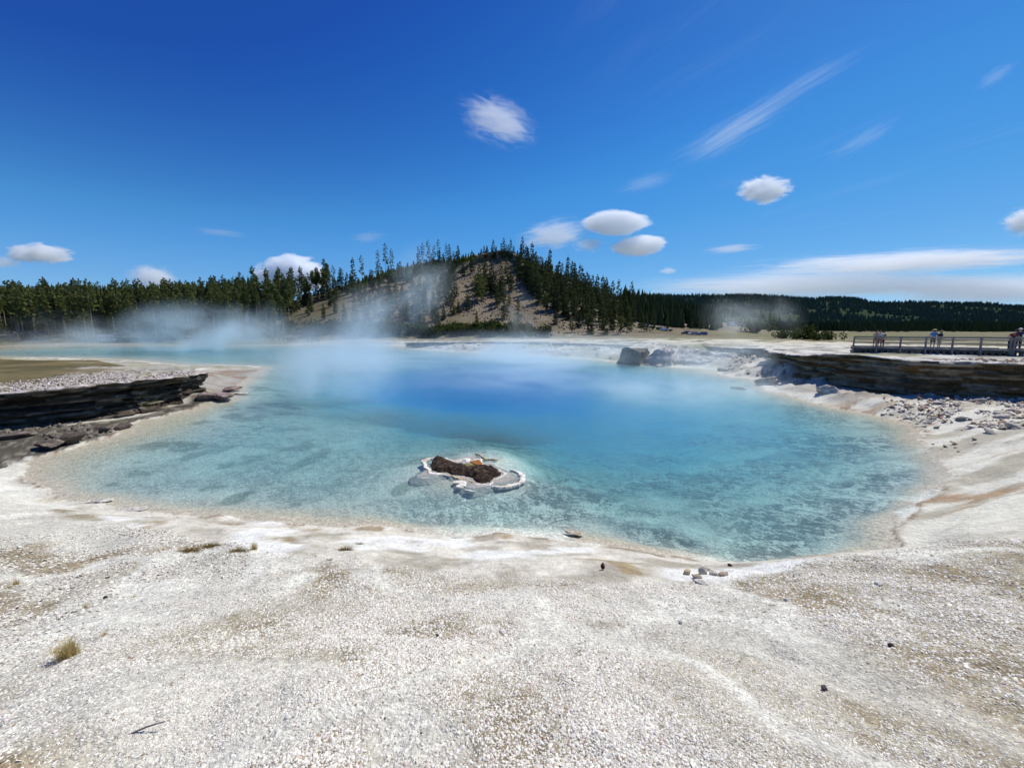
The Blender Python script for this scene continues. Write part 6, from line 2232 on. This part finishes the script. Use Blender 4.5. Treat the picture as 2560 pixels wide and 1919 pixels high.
steam(1130, 830, 700, 130, 36, 20, "thin steam drifting over the near rim of the deep blue pit", 14, 0.172, 1.8, .38, (1.4, 1.2, .8), .85, .2)
steam(1480, 855, 620, 150, 30, 18, "thin veil of steam above the turquoise water before the bay", 8, 0.344, 1.5, .36, (1.3, 1, .8), .85, .25)
steam(1125, 690, 100, 190, 96, 9, "narrow steam wisp rising by the far bank", 9, 0.130, 1.9, .44, (1, 1, .8), .9, .5, -.3)
steam(1620, 690, 240, 150, 75, 16, "faint steam veil in front of the distant ridge", 10, 0.096, 1.3, .40, (1, 1, .6), .9, .6, .1)
steam(1955, 815, 120, 170, 26.5, 4.0, "steam wisp curling over the brown bank below the boardwalk", 11, .42, 1.4, .42, (1, 1, .5), .85, .5, .2)
steam(1560, 775, 380, 110, 43, 14, "steam lying in the bay beside the dark boulder", 12, 0.211, 1.4, .38, (1, 1, .7), .85, .3)
# ------------------------------------------------------------------ light and sky
SUN_AZ, SUN_EL = R(50), R(54)
sd_ = bpy.data.lights.new("sun", "SUN")
sd_.energy = 5.0
sd_.angle = R(.53)
sd_.color = (1.0, .945, .85)
sun = bpy.data.objects.new("sun", sd_)
COL.objects.link(sun)
sv = Vector((math.sin(SUN_AZ) * math.cos(SUN_EL), math.cos(SUN_AZ) * math.cos(SUN_EL), math.sin(SUN_EL)))
sun.rotation_euler = sv.to_track_quat("Z", "Y").to_euler()
sun.location = (60, 60, 120)

w = bpy.data.worlds.new("World")
scene.world = w
w.use_nodes = True
nt = w.node_tree
nt.nodes.clear()
N = NT(nt)
sky = N.n("ShaderNodeTexSky", _sky_type="NISHITA", _sun_disc=False, _sun_elevation=SUN_EL, _sun_rotation=SUN_AZ, _altitude=2200.0, _air_density=1.0, _dust_density=.35, _ozone_density=4.0)
sc_ = N.n("ShaderNodeVectorMath", _operation="SCALE", i0=sky.outputs[0])
N.set(sc_, 3, .1)
hs0 = N.n("ShaderNodeHueSaturation", Saturation=1.28, Value=1.0, Color=sc_.outputs[0])
sepc = N.n("ShaderNodeSeparateColor", i0=hs0.outputs[0])
graded = []
for ci, pts in enumerate([[(0, 0), (.023, .015), (.053, .058), (.10, .112), (.2, .19), (.4, .30), (1, .5)],
                          [(0, 0), (.114, .084), (.205, .275), (.279, .350), (.4, .43), (.6, .56), (1, .7)],
                          [(0, 0), (.319, .400), (.515, .70), (.58, .75), (.8, .84), (1, .92)]]):
    rp = N.ramp(sepc.outputs[ci], [(p_, (v_, v_, v_)) for p_, v_ in pts])
    graded.append(N.n("ShaderNodeSeparateColor", i0=rp).outputs[0])
hs = N.n("ShaderNodeCombineColor", i0=graded[0], i1=graded[1], i2=graded[2])
gen = N.n("ShaderNodeTexCoord").outputs["Generated"]
sep = N.n("ShaderNodeSeparateXYZ", i0=gen)
zz = N.math("MAXIMUM", sep.outputs[2], .02)
# high thin cirrus, mapped on a flat layer overhead
pl = N.n("ShaderNodeCombineXYZ", i0=N.math("DIVIDE", sep.outputs[0], zz), i1=N.math("DIVIDE", sep.outputs[1], zz))
mr = N.n("ShaderNodeMapping", Vector=pl.outputs[0], Rotation=(0, 0, R(66)))
mp = N.n("ShaderNodeVectorMath", _operation="MULTIPLY", i0=mr.outputs[0], i1=(.42, 2.6, 1))
c1 = N.noise(mp.outputs[0], 1.5, 9, .66, 1.1)
off = N.n("ShaderNodeVectorMath", _operation="ADD", i0=pl.outputs[0], i1=(3.1, 1.4, 0))
c2 = N.noise(off.outputs[0], .62, 3, .5)
side = N.maprange(N.math("DIVIDE", sep.outputs[0], N.math("MAXIMUM", sep.outputs[1], .05)), -.1, .9, .0, 1.0, True)
cir = N.math("MULTIPLY", N.maprange(c1, .52, .78, 0, 1, True), N.maprange(c2, .45, .62, 0, 1, True))
cir = N.math("MULTIPLY", cir, side)
cir = N.math("MULTIPLY", cir, N.maprange(sep.outputs[2], .03, .15, 0, 1, True))
colr = N.mix(N.math("MULTIPLY", cir, .14), hs.outputs[0], (.62, .70, .82, 1))
bg = N.n("ShaderNodeBackground", Color=colr, Strength=1.0)
ow = nt.nodes.new("ShaderNodeOutputWorld")
nt.links.new(bg.outputs[0], ow.inputs["Surface"])

scene.view_settings.view_transform = "Standard"
scene.view_settings.look = "None"
scene.view_settings.exposure = 0
scene.view_settings.gamma = 1
scene.render.engine = "CYCLES"
cy = scene.cycles
cy.max_bounces = 24
cy.diffuse_bounces = 3
cy.glossy_bounces = 3
cy.transmission_bounces = 4
cy.transparent_max_bounces = 16
cy.volume_bounces = 20
cy.use_denoising = True
cy.caustics_reflective = False
cy.caustics_refractive = False
